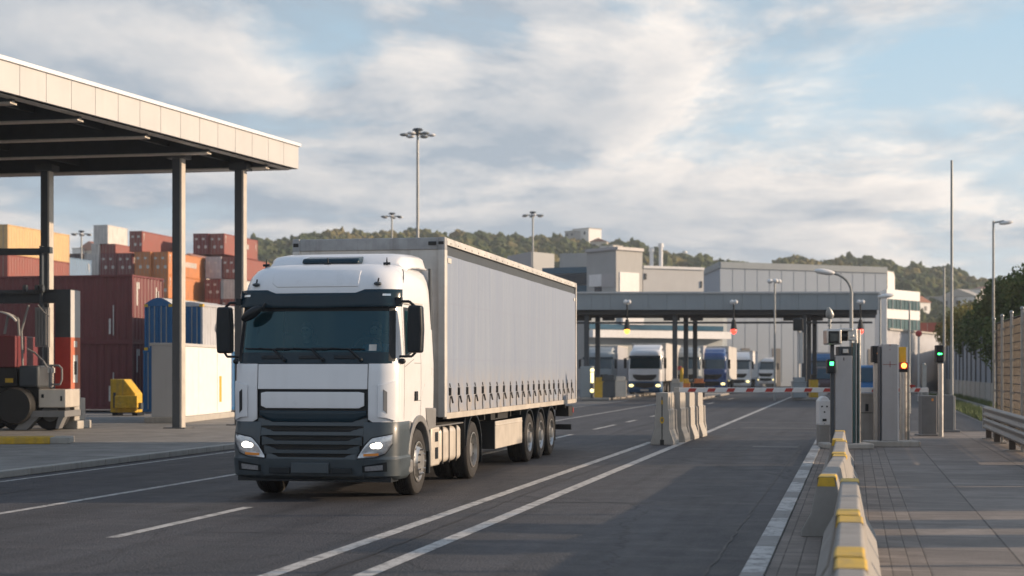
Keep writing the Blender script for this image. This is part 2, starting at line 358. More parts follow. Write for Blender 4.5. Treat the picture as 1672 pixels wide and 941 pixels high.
def at(T, s, z, off=0):     # point at arclength s from the centre line
    o = outline(T, z, [.9, 2.28], off); sg = 1 if s >= 0 else -1; s = abs(s); d = 0
    for a, b in zip(o, o[1:]):
        l = math.dist(a, b)
        if d+l >= s:
            t = (s-d)/l; return (sg*(a[0]+(b[0]-a[0])*t), a[1]+(b[1]-a[1])*t, z)
        d += l
    return (sg*o[-1][0], o[-1][1], z)
def patch(mb, T, z0, z1, c0, c1, nz=6, off=0, ys=YS, mi=0, zs=None):
    rows = []
    for k in range(nz+1):
        z = zs[k] if zs else z0+(z1-z0)*k/nz
        o = outline(T, z, ys, off)
        rows.append([((-1 if c < 0 else 1)*o[abs(c)][0], o[abs(c)][1], z) for c in range(c0, c1+1)])
    mb.grid(rows, mi)
def zones(mb, T, s0, s1, zt, zb, n=12, nz=4, off=.01, mi=0):
    rows = []
    for k in range(nz+1):
        row = []
        for i in range(n+1):
            s = s0+(s1-s0)*i/n; a = zb(s); b = zt(s); z = a+(b-a)*k/nz; row.append(at(T, s, z, off))
        rows.append(row)
    mb.grid(rows, mi)
def lin(*pts):
    def f(s):
        s = abs(s)
        if s <= pts[0][0]: return pts[0][1]
        for a, b in zip(pts, pts[1:]):
            if s <= b[0]: return a[1]+(b[1]-a[1])*(s-a[0])/(b[0]-a[0])
        return pts[-1][1]
    return f
NC = 10+8+len(YS)
m = MB()
zz = [2.78,2.9,3.0,3.06,3.12,3.18,3.24,3.29,3.34,3.375,3.41,3.43,3.44]
patch(m, CABT, 0, 0, -NC, NC, len(zz)-1, zs=zz)
o = outline(CABT, 3.44, YS); rt = [(-x, y, 3.44) for x, y in o[::-1]]+[(x, y, 3.44) for x, y in o[1:]]
m.grid([[(0, .9, 3.455)]*len(rt), rt], 0, flip=True)
for sg in (-1, 1):
    a, b = (13, NC) if sg > 0 else (-NC, -13)
    patch(m, CABT, 1.97, 2.78, a, b, 5)
    a, b = (13, NC) if sg > 0 else (-NC, -13)
    patch(m, CABT, 1.10, 1.97, a, b, 5)
m.box(-1.18, 1.18, 2.26, 2.28, 1.1, 3.42)
m.box(-1.18, 1.18, .2, 2.27, 1.08, 1.10)
cab = m.build('cab', 'white', truck, smooth=True)
m = MB()
for sg in (-1,1): zones(m, CABT, .835 if sg>0 else -1.34, 1.34 if sg>0 else -.835, lambda s: 1.965, lin((.835,1.17),(.9,1.13),(1.34,1.13)), 16, 6, off=.018)
m.build('corner_panel', 'white', cab, smooth=True, solid=.03)
m = MB(); zones(m, CABT, -.822, .822, lambda s: 1.96, lambda s: 1.60, 24, 3, off=.016)
m.build('front_panel', 'white', cab, smooth=True, solid=.03, bevel=.006)
m = MB(); patch(m, CABT, 1.08, 1.97, -10, 10, 4, off=-.03); m.build('upper_grille', 'black', cab)
m = MB(); zones(m, CABT, -.775, .775, lin((0,1.56),(.75,1.56),(.775,1.545)), lin((0,1.325),(.70,1.325),(.775,1.36)), 20, 3, off=.014)
m.build('front_strip', 'white', cab, smooth=True, solid=.03, bevel=.008)
m = MB(); zones(m, CABT, -.80, .80, lin((0,1.29),(.80,1.29)), lin((0,1.13),(.6,1.13),(.8,1.22)), 16, 3, off=-.005)
m.build('lower_trim', 'navy', cab, smooth=True, solid=.02)
# cowl below the windscreen, windscreen, pillars
m = MB(); patch(m, CABT, 1.97, 2.13, -14, 14, 3, off=.004)
cowl = m.build('cowl', 'navy', truck, smooth=True)
m = MB()
for x in (-.62, -.05, .48): zones(m, CABT, x-.16, x+.16, lambda s: 2.085, lambda s: 2.035, 6, 1, off=.02)
m.build('wash_step', 'black', cowl, solid=.03, bevel=.006)
m = MB(); patch(m, CABT, 2.13, 2.80, -13, 13, 8, off=-.004); m.build('windscreen', 'glass', cab, smooth=True)
m = MB()
for a, b in ((13, 15), (-15, -13)): patch(m, CABT, 2.0, 2.80, a, b, 6, off=.006)
zones(m, CABT, -1.12, 1.12, lambda s: 2.79, lambda s: 2.725, 24, 1, off=.004)
m.build('pillar_trim', 'black', cab, smooth=True)
# visor
m = MB()
def vz(s): return lin((0,2.985),(.62,2.985),(.72,3.035),(1.4,3.04))(s)
zones(m, CABT, -1.33, 1.33, vz, lin((0,2.77),(1.33,2.79)), 40, 4, off=.075)
visor = m.build('sun_visor', 'navy', truck, smooth=True, solid=.02)
m = MB()
for sg in (-1, 1): zones(m, CABT, sg*1.0 if sg>0 else -1.12, sg*1.12 if sg>0 else -1.0, lambda s: 2.97, lambda s: 2.94, 4, 1, off=.085)
m.build('marker_light', 'chrome', visor, solid=.015)
# roof recess, hatch, spoiler
m = MB()
rows = []
for y, z in ((.98,3.42),(1.0,3.46),(1.06,3.54),(1.18,3.60),(1.4,3.635),(1.8,3.66),(2.28,3.66)):
    rows.append([(x*(1 if y>1.1 else .97), y+.10*abs(x)**2.5, z-(.20 if abs(x)>1.04 else .06 if abs(x)>1.0 else .02 if abs(x)>.93 else 0)*(1 if z>3.5 else .25)) for x in (-1.09,-1.07,-1.03,-.97,-.8,-.5,-.45,0,.45,.5,.8,.97,1.03,1.07,1.09)])
m.grid(rows); m.build('roof_spoiler', 'white', cab, smooth=True, solid=.03)
m = MB(); m.extr([(.80,3.45),(.86,3.53),(1.15,3.575),(1.3,3.575),(1.3,3.45)], -.42, .46)
hatch = m.build('roof_hatch', 'navy', cab, bevel=.03, smooth=True)
# raised centre panel on the roof front
m = MB(); zones(m, CABT, -.70, .62, lin((0,3.34),(.55,3.34),(.7,3.3)), lin((0,3.08),(.62,3.08),(.7,3.14)), 16, 4, off=.012)
m.build('roof_panel', 'white', cab, smooth=True, solid=.02, bevel=.01)
for s in (-.95, .90):
    m = MB(); a = Vector(at(CABT, s, 3.12, .02)); m.ball(a, .045, sq=(1.3,1,.6)); m.tube(a, a+Vector((.02,-.01,.08)), .012); m.build('roof_lamp', 'dark', cab, smooth=True)
for x, y in ((-.98, .85), (.02, .72), (.90, .80)):
    m = MB(); m.tube((x, y, 3.40), (x, y, 3.53), .018, .006); m.tube((x-.05, y, 3.44), (x+.05, y, 3.44), .02); m.build('antenna', 'black', cab)
m = MB()
for k in range(6):
    z = 3.30-.05*k; m.tube((1.155+.0*k, .78-.018*(k-2)**2*.5, z+.05), (1.16, .78-.018*(k-1)**2*.5, z), .007, n=6)
m.build('roof_cable', 'black', cab)
# door: side window, seams, handle
for sg in (-1, 1):
    def X(z, e=0): return sg*(prm(CABT, z)[0]+e)
    m = MB()
    wp = [(.66, 2.10), (1.22, 2.22), (1.22, 2.74), (.70, 2.74)]
    fr = [(.60, 2.05), (1.28, 2.18), (1.28, 2.79), (.64, 2.79)]
    m._a([(X(z, .004), y, z) for y, z in fr], [(0,1,2,3) if sg > 0 else (3,2,1,0)], 0)
    d = m.build('door', 'black', cab)
    m = MB(); m._a([(X(z, .008), y, z) for y, z in wp], [(0,1,2,3) if sg > 0 else (3,2,1,0)], 0); m.build('side_window', 'glassd', cab)
    m = MB()
    def seam(y0, z0, y1, z1, w=.008):
        n = 6
        for i in range(n):
            ya, za, yb, zb = y0+(y1-y0)*i/n, z0+(z1-z0)*i/n, y0+(y1-y0)*(i+1)/n, z0+(z1-z0)*(i+1)/n
            m._a([(X(za,.003), ya, za-(w if z0==z1 or abs(y1-y0)>abs(z1-z0) else 0)), (X(zb,.003), yb, zb-(w if z0==z1 or abs(y1-y0)>abs(z1-z0) else 0)), (X(zb,.003), yb+(0 if abs(y1-y0)>abs(z1-z0) else w), zb), (X(za,.003), ya+(0 if abs(y1-y0)>abs(z1-z0) else w), za)], [(0,1,2,3),(3,2,1,0)], 0)
    seam(.54, 1.15, .54, 2.82); seam(.54, 2.84, 1.5, 2.84); seam(1.5, 1.15, 1.5, 2.84); seam(.54, 1.92, 1.1, 2.04, .006); seam(1.1, 1.42, 1.5, 1.42, .006); seam(1.1,1.98,1.5,1.98,.006)
    m.build('door_seam', 'chassis', cab)
    m = MB(); m.box(min(X(1.5,.002), X(1.5,.03)), max(X(1.5,.002), X(1.5,.03)), 1.12, 1.24, 1.42, 1.56); m.build('door_handle', 'black', cab, bevel=.01)
    m = MB()
    # gutter above the door and rear side fairing
    m.box(min(X(2.86,-.005), X(2.86,.012)), max(X(2.86,-.005), X(2.86,.012)), .45, 1.75, 2.85, 2.88); m.build('gutter', 'rail', cab)
    m = MB(); m.extr([(2.28,1.15),(2.42,1.15),(2.36,2.75),(2.26,3.45),(2.2,3.45),(2.24,2.4)], sg*1.17, sg*1.205); m.build('side_fairing', 'dark', cab)
# corner air deflectors
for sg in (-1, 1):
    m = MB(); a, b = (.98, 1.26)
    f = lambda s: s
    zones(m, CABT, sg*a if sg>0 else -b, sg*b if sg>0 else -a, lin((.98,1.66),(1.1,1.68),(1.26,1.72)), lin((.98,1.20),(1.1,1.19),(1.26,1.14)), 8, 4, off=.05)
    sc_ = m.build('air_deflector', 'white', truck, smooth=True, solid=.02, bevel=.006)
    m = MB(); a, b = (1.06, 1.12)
    zones(m, CABT, sg*a if sg>0 else -b, sg*b if sg>0 else -a, lin((1.03,1.62),(1.12,1.56)), lin((1.03,1.33),(1.12,1.25)), 4, 2, off=.054); m.build('vent', 'black' if sg < 0 else 'fender', sc_)  # patch paints the shade inside the scoop, paler on the right
# bumper
m = MB()
for a, b in ((8, 19), (-19, -8)): patch(m, BUMT, .34, 1.12, a, b, 10, ys=[.80], zs=[.30,.36,.45,.60,.605,.64,.645,.8,.9,1.0,1.13])
patch(m, BUMT, .3, .62, -8, 8, 6, ys=[.8], zs=[.30,.36,.42,.5,.56,.60,.605])
bump = m.build('bumper', 'slate', truck, smooth=True, solid=.03)
m = MB()
m.box(-1.15, 1.15, .12, .5, .27, .34); m.box(-.85, .85, .1, .3, .58, 1.2); m.build('bumper_back', 'black', bump)
for sg in (-1, 1):
    m = MB(); zones(m, BUMT, .70 if sg>0 else -1.2, 1.2 if sg>0 else -.70, lin((.7,.64),(.80,.80),(.90,.90),(1.2,.955)), lin((.7,.615),(.95,.635),(1.1,.69),(1.2,.83)), 14, 5, off=.010)
    hl = m.build('headlight', 'headl', truck, smooth=True, solid=.01)
    m = MB()
    for s, z, r in ((.99, .80, .058), (.925, .79, .045)):
        q = Vector(at(BUMT, sg*s, z, .014)); m.ball(q, r, sq=(1.1,.35,.8))
    m.build('headlamp_bulb', 'lit', hl, smooth=True)
    m = MB(); zones(m, BUMT, .78 if sg>0 else -1.0, 1.0 if sg>0 else -.78, lin((.7,.675),(1.0,.69)), lin((.7,.64),(1.0,.655)), 4, 1, off=.018); m.build('indicator', 'amber', hl)
    m = MB()
    zones(m, BUMT, .69 if sg>0 else -1.21, 1.21 if sg>0 else -.69, lin((.69,.66),(.80,.82),(.90,.92),(1.21,.975)), lin((.69,.645),(.80,.80),(.90,.905),(1.21,.96)), 14, 1, off=.018)
    zones(m, BUMT, .69 if sg>0 else -1.21, 1.21 if sg>0 else -.69, lin((.7,.615),(.95,.635),(1.1,.69),(1.21,.83)), lin((.7,.60),(.95,.62),(1.1,.675),(1.21,.81)), 14, 1, off=.018)
    m.build('lamp_rim', 'black', hl)
    m = MB(); zones(m, BUMT, .76 if sg>0 else -1.12, 1.12 if sg>0 else -.76, lin((.7,.50),(1.12,.565)), lin((.7,.41),(1.12,.43)), 6, 2, off=.006); fg = m.build('fog_recess', 'black', bump)
    m = MB(); zones(m, BUMT, .80 if sg>0 else -1.06, 1.06 if sg>0 else -.80, lin((.7,.485),(1.06,.525)), lin((.7,.425),(1.06,.45)), 6, 2, off=.012); m.build('fog_light', 'headl', bump)
    m = MB(); x0, x1 = sorted((sg*1.12, sg*1.255)); m.box(x0, x1, .72, .98, .36, .56); m.build('bumper_end', 'fender', bump, bevel=.03)
m = MB(); m.box(-.28, .28, -.075, -.03, .40, .55); m.build('number_plate', 'slate', bump, bevel=.008)
m = MB(); m.box(-.62,-.30,-.052,-.02,.39,.48); m.box(.30,.62,-.052,-.02,.39,.48); m.build('lower_intake', 'black', bump, bevel=.01)
# grille blades
m = MB(); m.box(-.80, .80, .06, .10, .56, 1.16, 0); grille = m.build('grille', 'chassis', truck)
m = MB()
for k, z in enumerate((1.10, .965, .835, .705, .60)):
    w = .80-.035*k
    zones(m, BUMT, -w, w, lambda s: z+.025+.03*(abs(s)>w-.14), lambda s: z-.028-.0*abs(s), 24, 1, off=-.005)
    for sg in (-1, 1):
        a, b = (w-.16, w+.02)
        zones(m, BUMT, a if sg>0 else -b, b if sg>0 else -a, lin((a, z+.02),(a+.10,z+.075),(b,z+.085)), lin((a,z-.02),(b,z-.045)), 4, 1, off=-.012)
m.build('grille_blade', 'slate', grille, solid=.025, bevel=.004)
m = MB()
for k in range(12):
    z = .60+.045*k; m.box(-.66, .66, .045, .06, z, z+.012)
m.build('grille_mesh', 'black', grille)
# wipers
for px0, px1, px2 in ((-.42,-.60,-1.05),(.16,-.02,-.56),(.72,.54,-.02)):
    m = MB(); a = at(CABT, px0, 2.02, .03); b = at(CABT, px1, 2.17, .03); c = at(CABT, px2, 2.185, .02); c0 = at(CABT, px1+.22, 2.17, .02)
    m.path([a, b], .018); m.path([b, at(CABT, (px1+px2)/2, 2.19, .03)], .009); m.path([c0, at(CABT,(c0[0]+px2)/2,2.178,.02), c], .012); m.ball(a, .03)
    m.build('wiper', 'black', truck)
# mirrors
for sg in (-1, 1):
    m = MB()
    m.extr([(sg*(1.45-.115), 2.12), (sg*(1.45+.10), 2.12), (sg*(1.45+.115), 2.46), (sg*(1.45+.10), 2.80), (sg*(1.45-.10), 2.80), (sg*(1.45-.115), 2.50)], .28, .46, 'y')
    mr_ = m.build('mirror', 'black', truck, bevel=.035, smooth=True, seg=3)
    m = MB(); m.path([(sg*1.20, .34, 2.86), (sg*1.36, .34, 2.86), (sg*1.45, .36, 2.78)], .02); m.path([(sg*1.22, .34, 2.07), (sg*1.40, .34, 2.07), (sg*1.46, .36, 2.14)], .018); m.box(min(sg*1.17,sg*1.25), max(sg*1.17,sg*1.25), .30, .40, 2.82, 2.92)
    m.ball((sg*1.25, .34, 2.0), .055, sq=(1.1,.9,.8))
    m.build('mirror_arm', 'black', mr_, smooth=True)
m = MB(); m.T = Matrix.Translation((-.92, .06, 2.69)) @ Matrix.Rotation(R(-32), 4, 'Y'); m.ball((0,0,0), .18, sq=(1,.5,.42)); 
fm = m.build('front_mirror', 'black', truck, smooth=True)
m = MB(); m.path([(-.78,.08,2.74), (-.72,.10,2.84)], .02); m.build('mirror_bracket', 'black', fm)
# interior
m = MB(); m.box(-1.1, 1.1, .42, .62, 1.9, 2.1); m.box(-1.1,1.1,2.0,2.2,1.2,3.2); m.build('dashboard', 'cloth', cab, bevel=.05)
for sx in (-.62, .62):
    m = MB(); m.box(sx-.26, sx+.26, 1.25, 1.42, 1.6, 2.45); m.box(sx-.26, sx+.26, .9, 1.35, 1.45, 1.62); m.build('seat', 'cloth', cab, bevel=.05)
m = MB()
n = 24
pts = [(.62+.24*math.cos(2*math.pi*i/n), .70+.10*math.sin(2*math.pi*i/n), 2.14+.22*math.sin(2*math.pi*i/n)) for i in range(n+1)]
m.path(pts, .016); m.path([(.40,.70,2.14),(.84,.70,2.14)], .014); m.build('steering_wheel', 'black', cab)
m = MB(); zones(m, CABT, .82, .93, lambda s: 2.24, lambda s: 2.15, 2, 2, off=.0); m.build('sticker', 'marking', cab)
# wheels
def wheel(par, x, y, sg, w=.3, r=.5, style='front'):
    # tyre as lathe about x, outer side = sg
    m = MB(); t = w/2
    pr = [(.29,-t+.02),(.33,-t-.0),(.42,-t-.012),(.475,-t+.01),(.495,-t+.045)]
    for k in range(1, 6):
        u = -t+.045+(w-.09)*k/6; pr += [(.5,u-.012),(.488,u-.010),(.488,u+.006),(.5,u+.008)]
    pr += [(.495,t-.045),(.475,t-.01),(.42,t+.012),(.33,t),(.29,t-.02)]
    pr = [(a*r/.5, b) for a, b in pr]
    m.lathe(pr, (0,0,0), 56); o = m.build('wheel', 'rubber', par, smooth=True); o.location = (x, y, r)
    m = MB()
    if style == 'front': pr = [(.300,sg*(t-.01)),(.305,sg*(t+.005)),(.285,sg*(t+.008)),(.27,sg*(t-.03)),(.225,sg*(t+.0)),(.20,sg*(t+.045)),(.165,sg*(t+.05)),(.13,sg*(t+.05)),(.12,sg*(t+.05)),(.0,sg*(t+.05))]
    elif style == 'trailer': pr = [(.300,sg*(t-.01)),(.305,sg*(t+.005)),(.285,sg*(t+.008)),(.26,sg*(t-.06)),(.22,sg*(t-.04)),(.17,sg*(t-.03)),(.11,sg*(t-.03)),(.11,sg*(t+.03)),(0,sg*(t+.04))]
    else: pr = [(.300,sg*(t-.01)),(.305,sg*(t+.005)),(.285,sg*(t+.008)),(.27,sg*(t-.14)),(.20,sg*(t-.16)),(.13,sg*(t-.15)),(.12,sg*(t-.04)),(0,sg*(t-.03))]
    pr = [(a*r/.5, b) for a, b in pr]
    m.lathe(pr, (0,0,0), 40); rim = m.build('rim', 'alu', o, smooth=True)
    m = MB()
    q = {'front': (.05, .185), 'trailer': (-.035, .19), 'drive': (-.155, .165)}[style]
    for k in range(10):
        a = 2*math.pi*k/10; c = (0, q[1]*r/.5*math.cos(a), q[1]*r/.5*math.sin(a)); m.tube((sg*(t+q[0]-.02), c[1], c[2]), (sg*(t+q[0]+.025), c[1], c[2]), .017, n=6)
    m.build('wheel_nut', 'chrome', o)
    m = MB()
    for k in range(10):
        a = 2*math.pi*(k+.5)/10; rr = .245*r/.5
        m.ball((sg*(t+(.0 if style=='front' else -.05)), rr*math.cos(a), rr*math.sin(a)), .02, sq=(.3,1,1), n=6)
    m.build('rim_hole', 'black', o)
    return o
for sg in (-1, 1):
    wheel(truck, sg*1.07, 1.4, sg, .30)
    wheel(truck, sg*1.09, 5.1, sg, .30, style='drive'); 
    o = wheel(truck, sg*.76, 5.1, sg, .30, style='drive')
    for y in (10.3, 11.61, 12.92): wheel(truck, sg*1.07, y, sg, .385, style='trailer')
    # arches and fenders
    m = MB()
    def arch(m, yc, r0, r1, x0, x1, a0, a1, n=14, zc=.5, mi=0):
        rows = []
        for i in range(n+1):
            a = R(a0+(a1-a0)*i/n); ca, sa = math.cos(a), math.sin(a)
            rows.append([(x0, yc-r1*ca, zc+r1*sa), (x1, yc-r1*ca, zc+r1*sa), (x1, yc-r0*ca, zc+r0*sa), (x0, yc-r0*ca, zc+r0*sa)])
        m.grid(rows, mi, close=True, flip=sg > 0); m._a(rows[0], [(0,1,2,3)], mi); m._a(rows[-1], [(3,2,1,0)], mi)
    arch(m, 1.4, .60, .70, sg*.80, sg*1.255, 12, 168)
    m.build('front_fender', 'fender', cab, bevel=.012, smooth=True)
    m = MB(); x0, x1 = sorted((sg*1.0, sg*1.24)); m.extr([(.70,1.12),(.95,1.12),(.72,.88),(.72,.62),(.60,.62),(.60,1.12)], x0, x1)
    m.extr([(1.85,1.12),(1.98,.95),(2.42,.98),(2.44,1.28),(1.8,1.30)], x0, x1); m.build('side_skirt', 'fender', cab, bevel=.01)
    m = MB(); m.box(min(sg*.78,sg*1.22), max(sg*.78,sg*1.22), 2.04, 2.12, .28, 1.0); m.build('mudflap', 'black', truck)
    m = MB(); x0, x1 = sorted((sg*.75, sg*1.2)); m.box(x0, x1, 2.5, 3.0, .75, 1.0, 0); m.build('chassis_box', 'chassis', truck)
    # tank
    m = MB(); x0, x1 = sorted((sg*.66, sg*1.22))
    m.box(x0, x1, 2.78, 4.28, .38, .96); tk = m.build('fuel_tank', 'tank', truck, bevel=.09, smooth=True, seg=5)
    m = MB(); x0, x1 = sorted((sg*.66, sg*1.225)); m.box(x0, x1, 2.2, 2.74, .37, .98); sx = m.build('step_box', 'tank', truck, bevel=.03, smooth=True)
    m = MB(); x0, x1 = sorted((sg*1.2, sg*1.232)); m.box(x0, x1, 2.42, 2.60, .75, .90); m.box(x0, x1, 2.42, 2.60, .48, .66); m.build('step', 'black', sx)
    m = MB()
    for y in (2.9, 3.35, 3.85):
        x0, x1 = sorted((sg*.64, sg*1.236)); m.box(x0, x1, y, y+.045, .365, .975)
    m.build('strap', 'chassis', tk, bevel=.09, seg=5)
    m = MB(); m.box(min(sg*.72,sg*1.22), max(sg*.72,sg*1.22), 2.2, 4.5, .98, 1.0); m.build('catwalk', 'alu', truck)
    m = MB(); arch(m, 5.1, .60, .64, sg*.58, sg*1.26, 8, 172); m.extr([(4.46,.55),(4.50,1.12),(4.42,1.0)], sg*.60, sg*1.24); m.build('rear_fender', 'black', truck, smooth=True)
    m = MB(); m.box(min(sg*.6,sg*1.25), max(sg*.6,sg*1.25), 5.74, 5.76, .25, .75); m.box(min(sg*.8,sg*1.25), max(sg*.8,sg*1.25), 13.55, 13.57, .3, .85); m.build('mudflap', 'black', truck)
    for y in (10.3, 11.61, 12.92):
        m = MB(); arch(m, y, .56, .60, sg*.85, sg*1.265, 12, 168); m.build('trailer_fender', 'black', truck, smooth=True)
    m = MB(); x0, x1 = sorted((sg*1.21, sg*1.24)); m.box(x0, x1, 7.0, 9.62, .42, .93); m.box(x0, x1+.006*(sg>0), 7.0, 9.62, .84, .87)
    sgd = m.build('side_guard', 'tank', truck, bevel=.01)
    m = MB(); m.box(min(sg*.85,sg*1.235), max(sg*.85,sg*1.235), 6.92, 6.98, .42, .93); m.build('guard_return', 'chassis', sgd)
# chassis
m = MB()
for sx in (-.45, .35): m.box(sx, sx+.10, 1.2, 6.3, .72, 1.0)
m.box(-.5,.5,1.3,1.5,.4,.6); m.box(-1.0,1.0,1.36,1.44,.45,.55); m.box(-1.0,1.0,5.0,5.2,.42,.58); m.box(-.45,.45,2.28,3.0,.6,1.3); m.build('chassis', 'chassis', truck)
m = MB()
for sx in (-.55, .45): m.box(sx, sx+.10, 4.2, 16.3, .88, 1.15)
for y in (10.3, 11.61, 12.92): m.box(-1, 1, y-.07, y+.07, .43, .57)
for sx in (-1.0, .88):
    m.box(sx, sx+.12, 6.5, 6.62, .42, 1.15); m.box(sx-.06, sx+.18, 6.45, 6.67, .38, .42)
for y in (6.2,7.4,8.6,9.6,13.9,15.2): m.box(-1.2, 1.2, y, y+.06, .98, 1.13)
m.box(-1.0,1.0,13.9,14.7,.55,.95); m.box(.62,1.15,7.0,8.6,.95,1.1)
m.build('trailer_chassis', 'chassis', truck)
m = MB(); m.box(-1.2, 1.2, 16.05, 16.15, .45, .58); m.box(.9,1.22,15.6,16.2,.78,1.02); m.box(-1.22,-.9,15.6,16.2,.78,1.02); ub = m.build('underrun_bar', 'chassis', truck)
m = MB(); m.box(1.16,1.235,16.2,16.26,.86,.98); m.build('tail_light', 'red', ub)
# trailer box
m = MB(); m.box(-1.25, 1.25, 2.92, 2.99, 1.13, 3.82); tb = m.build('trailer_front_wall', 'rail', truck)
m = MB()
m.box(-1.16, 1.16, 2.90, 3.02, 3.80, 3.995)
for sx in (-1.275, 1.155): m.box(sx, sx+.12, 2.88, 3.04, 3.79, 4.0); 
m.build('top_rail', 'raild', truck, bevel=.012)
m = MB()
for sx in (-1.275, 1.155): m.box(sx, sx+.12, 2.88, 3.05, 1.12, 3.80)
for sx in (-1.275, 1.175): m.box(sx, sx+.10, 16.42, 16.52, 1.1, 4.0)
m.build('corner_post', 'rail', truck, bevel=.012)
m = MB(); m.box(1.0, 1.13, 2.874, 2.889, 3.87, 3.93); m.box(-1.26, -1.17, 2.872, 2.889, 3.87, 3.93); m.box(1.165,1.255,2.872,2.889,3.88,3.93); m.build('corner_slot', 'chassis', truck, bevel=.01)
m = MB(); m.box(-1.26, 1.26, 3.05, 16.42, 3.955, 3.998); m.build('trailer_roof', 'rail', truck)
for sg in (-1, 1):
    m = MB(); x0, x1 = sorted((sg*1.245, sg*1.28)); m.box(x0, x1, 3.04, 16.5, 3.88, 3.953); r_ = m.build('roof_rail', 'rail', truck, bevel=.006)
    m = MB(); x0, x1 = sorted((sg*1.279, sg*1.286))
    for k in range(26): m.box(x0, x1, 3.25+.52*k, 3.27+.52*k, 3.905, 3.925)
    m.build('rivet', 'chassis', r_)
    m = MB(); x0, x1 = sorted((sg*1.19, sg*1.235)); m.box(x0, x1, 3.04, 16.42, 3.72, 3.88); m.build('curtain_track', 'dark', truck)
    # curtain with shallow ripples and strap tension folds
    rows = []; ny = 340; zs = [1.19, 1.22, 1.30, 1.42, 1.52, 1.62, 1.8, 2.2, 2.7, 3.2, 3.72]
    for z in zs:
        row = []
        for i in range(ny+1):
            y = 3.06+13.34*i/ny; k = (y-3.35)/.625; fr = abs(k-round(k))
            tens = max(0, 1-(z-1.19)/.65)
            dx = -.055*tens*math.exp(-(fr/.12)**2) + .045*tens*(fr-.2) + .004*math.sin(y*3.1+z) + .0028*math.sin(y*17.1+.8*math.sin(z*2))+ .012*math.sin(y*.9+.4)*math.sin((z-1.2)*1.1)
            row.append((sg*(1.255+dx), y, z - (.03*math.exp(-(fr/.12)**2) if z < 1.2 else 0)))
        rows.append(row)
    m = MB(); m.grid(rows, flip=sg < 0); m.build('curtain', 'curtain' if 'curtain' in M else 'white', truck, smooth=True)
    m = MB(); x0, x1 = sorted((sg*1.20, sg*1.262)); m.box(x0, x1, 3.05, 16.45, 1.09, 1.185); m.build('side_rail', 'tank', truck)
    for k in range(22):
        y = 3.30+.625*k
        if y > 16.4: break
        m = MB()
        X = lambda e: sg*(1.242+e)
        m.path([(X(0), y, 1.12), (X(.012), y+.03, 1.2), (X(.015), y-.01, 1.30), (X(.02), y, 1.45)], .009, n=6)
        m.box(min(X(0), X(.035)), max(X(0), X(.035)), y-.022, y+.025, 1.46, 1.59); m.path([(X(.035), y+.02, 1.45), (X(.05), y+.06, 1.34)], .016, n=6); m.path([(X(.02), y, 1.6), (X(.01), y, 1.66)], .010, n=6)
        m.build('curtain_buckle', 'chassis', truck)
m = MB(); m.box(-1.18, 1.18, 16.44, 16.5, 1.15, 3.95); m.build('rear_door', 'rail', truck)
m = MB(); m.box(1.262,1.268,3.12,3.36,3.60,3.68); m.box(1.262,1.268,16.1,16.3,3.55,3.62); m.build('curtain_tag', 'marking', truck)

# occupants
def seated(name, label, x, shirt, wheel_):
    V = [(x,1.12,1.66),(x,1.13,1.90),(x,1.12,2.12),(x,1.10,2.26),(x,1.08,2.34),
         (x+.17,1.12,2.20),(x+.23,1.0,2.0),(x+.15,.80,2.12),(x-.17,1.12,2.20),(x-.23,1.0,2.0),(x-.15,.80,2.12),
         (x+.11,1.0,1.64),(x+.13,.66,1.66),(x-.11,1.0,1.64),(x-.13,.66,1.66),(x+.13,.62,1.3),(x-.13,.62,1.3)]
    if not wheel_: V[7] = (x+.10,.85,1.82); V[10] = (x-.10,.85,1.82)
    E = [(0,1),(1,2),(2,3),(3,4),(2,5),(5,6),(6,7),(2,8),(8,9),(9,10),(0,11),(11,12),(0,13),(13,14),(12,15),(14,16)]
    rad = [.15,.15,.14,.06,.055,.075,.05,.035,.075,.05,.035,.09,.07,.09,.07,.05,.05]
    me = bpy.data.meshes.new(name); me.from_pydata(V, E, []); me.materials.append(M[shirt])
    o = bpy.data.objects.new(name, me); col.objects.link(o)
    o.modifiers.new('k', 'SKIN')
    me.skin_vertices[0].data[0].use_root = True
    for i, r in enumerate(rad): me.skin_vertices[0].data[i].radius = (r, r)
    k = o.modifiers.new('u', 'SUBSURF'); k.levels = 1; k.render_levels = 2
    tag(o, label, 'person')
    m = MB(); m.ball((x, 1.06, 2.46), .1, sq=(.8,.95,1.18), n=14); m.ball((x,.955,2.455), .018, sq=(.8,1,1.4), n=6); m.tube((x,1.08,2.28),(x,1.07,2.38),.05)
    for sg in (-1,1): m.ball((x+sg*.083,1.07,2.45), .022, sq=(.4,.8,1.3), n=6)
    for sg in (-1,1):
        hx, hy, hz = (x+sg*.15,.79,2.12) if wheel_ else (x+sg*.10,.84,1.82)
        m.ball((hx, hy-.04, hz), .045, sq=(.7,1.1,.9), n=8)
        for f in range(4): m.path([(hx-.02+.013*f, hy-.07, hz+.02), (hx-.02+.013*f, hy-.10, hz+.005), (hx-.02+.013*f, hy-.10, hz-.02)], .008, n=5)
        m.path([(hx-sg*.03, hy-.04, hz), (hx-sg*.05, hy-.07, hz+.015)], .009, n=5)
    m.build('head_and_hands', 'skin', o, smooth=True)
    m = MB(); m.ball((x, 1.075, 2.505), .105, sq=(.84,.92,.95), n=12); m.build('hair', 'hair', o, smooth=True)
    m = MB()
    for sg in (-1,1): m.ball((x+sg*.033,.972,2.475), .011, n=6)
    m.box(x-.03,x+.03,.966,.975,2.398,2.404); m.build('eyes_and_mouth', 'black', o)
    o.location = truck.location; o.rotation_euler = truck.rotation_euler
    return o
seated('person', 'truck driver in blue shirt behind the steering wheel of the large white truck', .66, 'shirt', True)
seated('person', 'passenger in dark clothing sitting behind the windscreen of the large white truck', -.42, 'cloth', False)
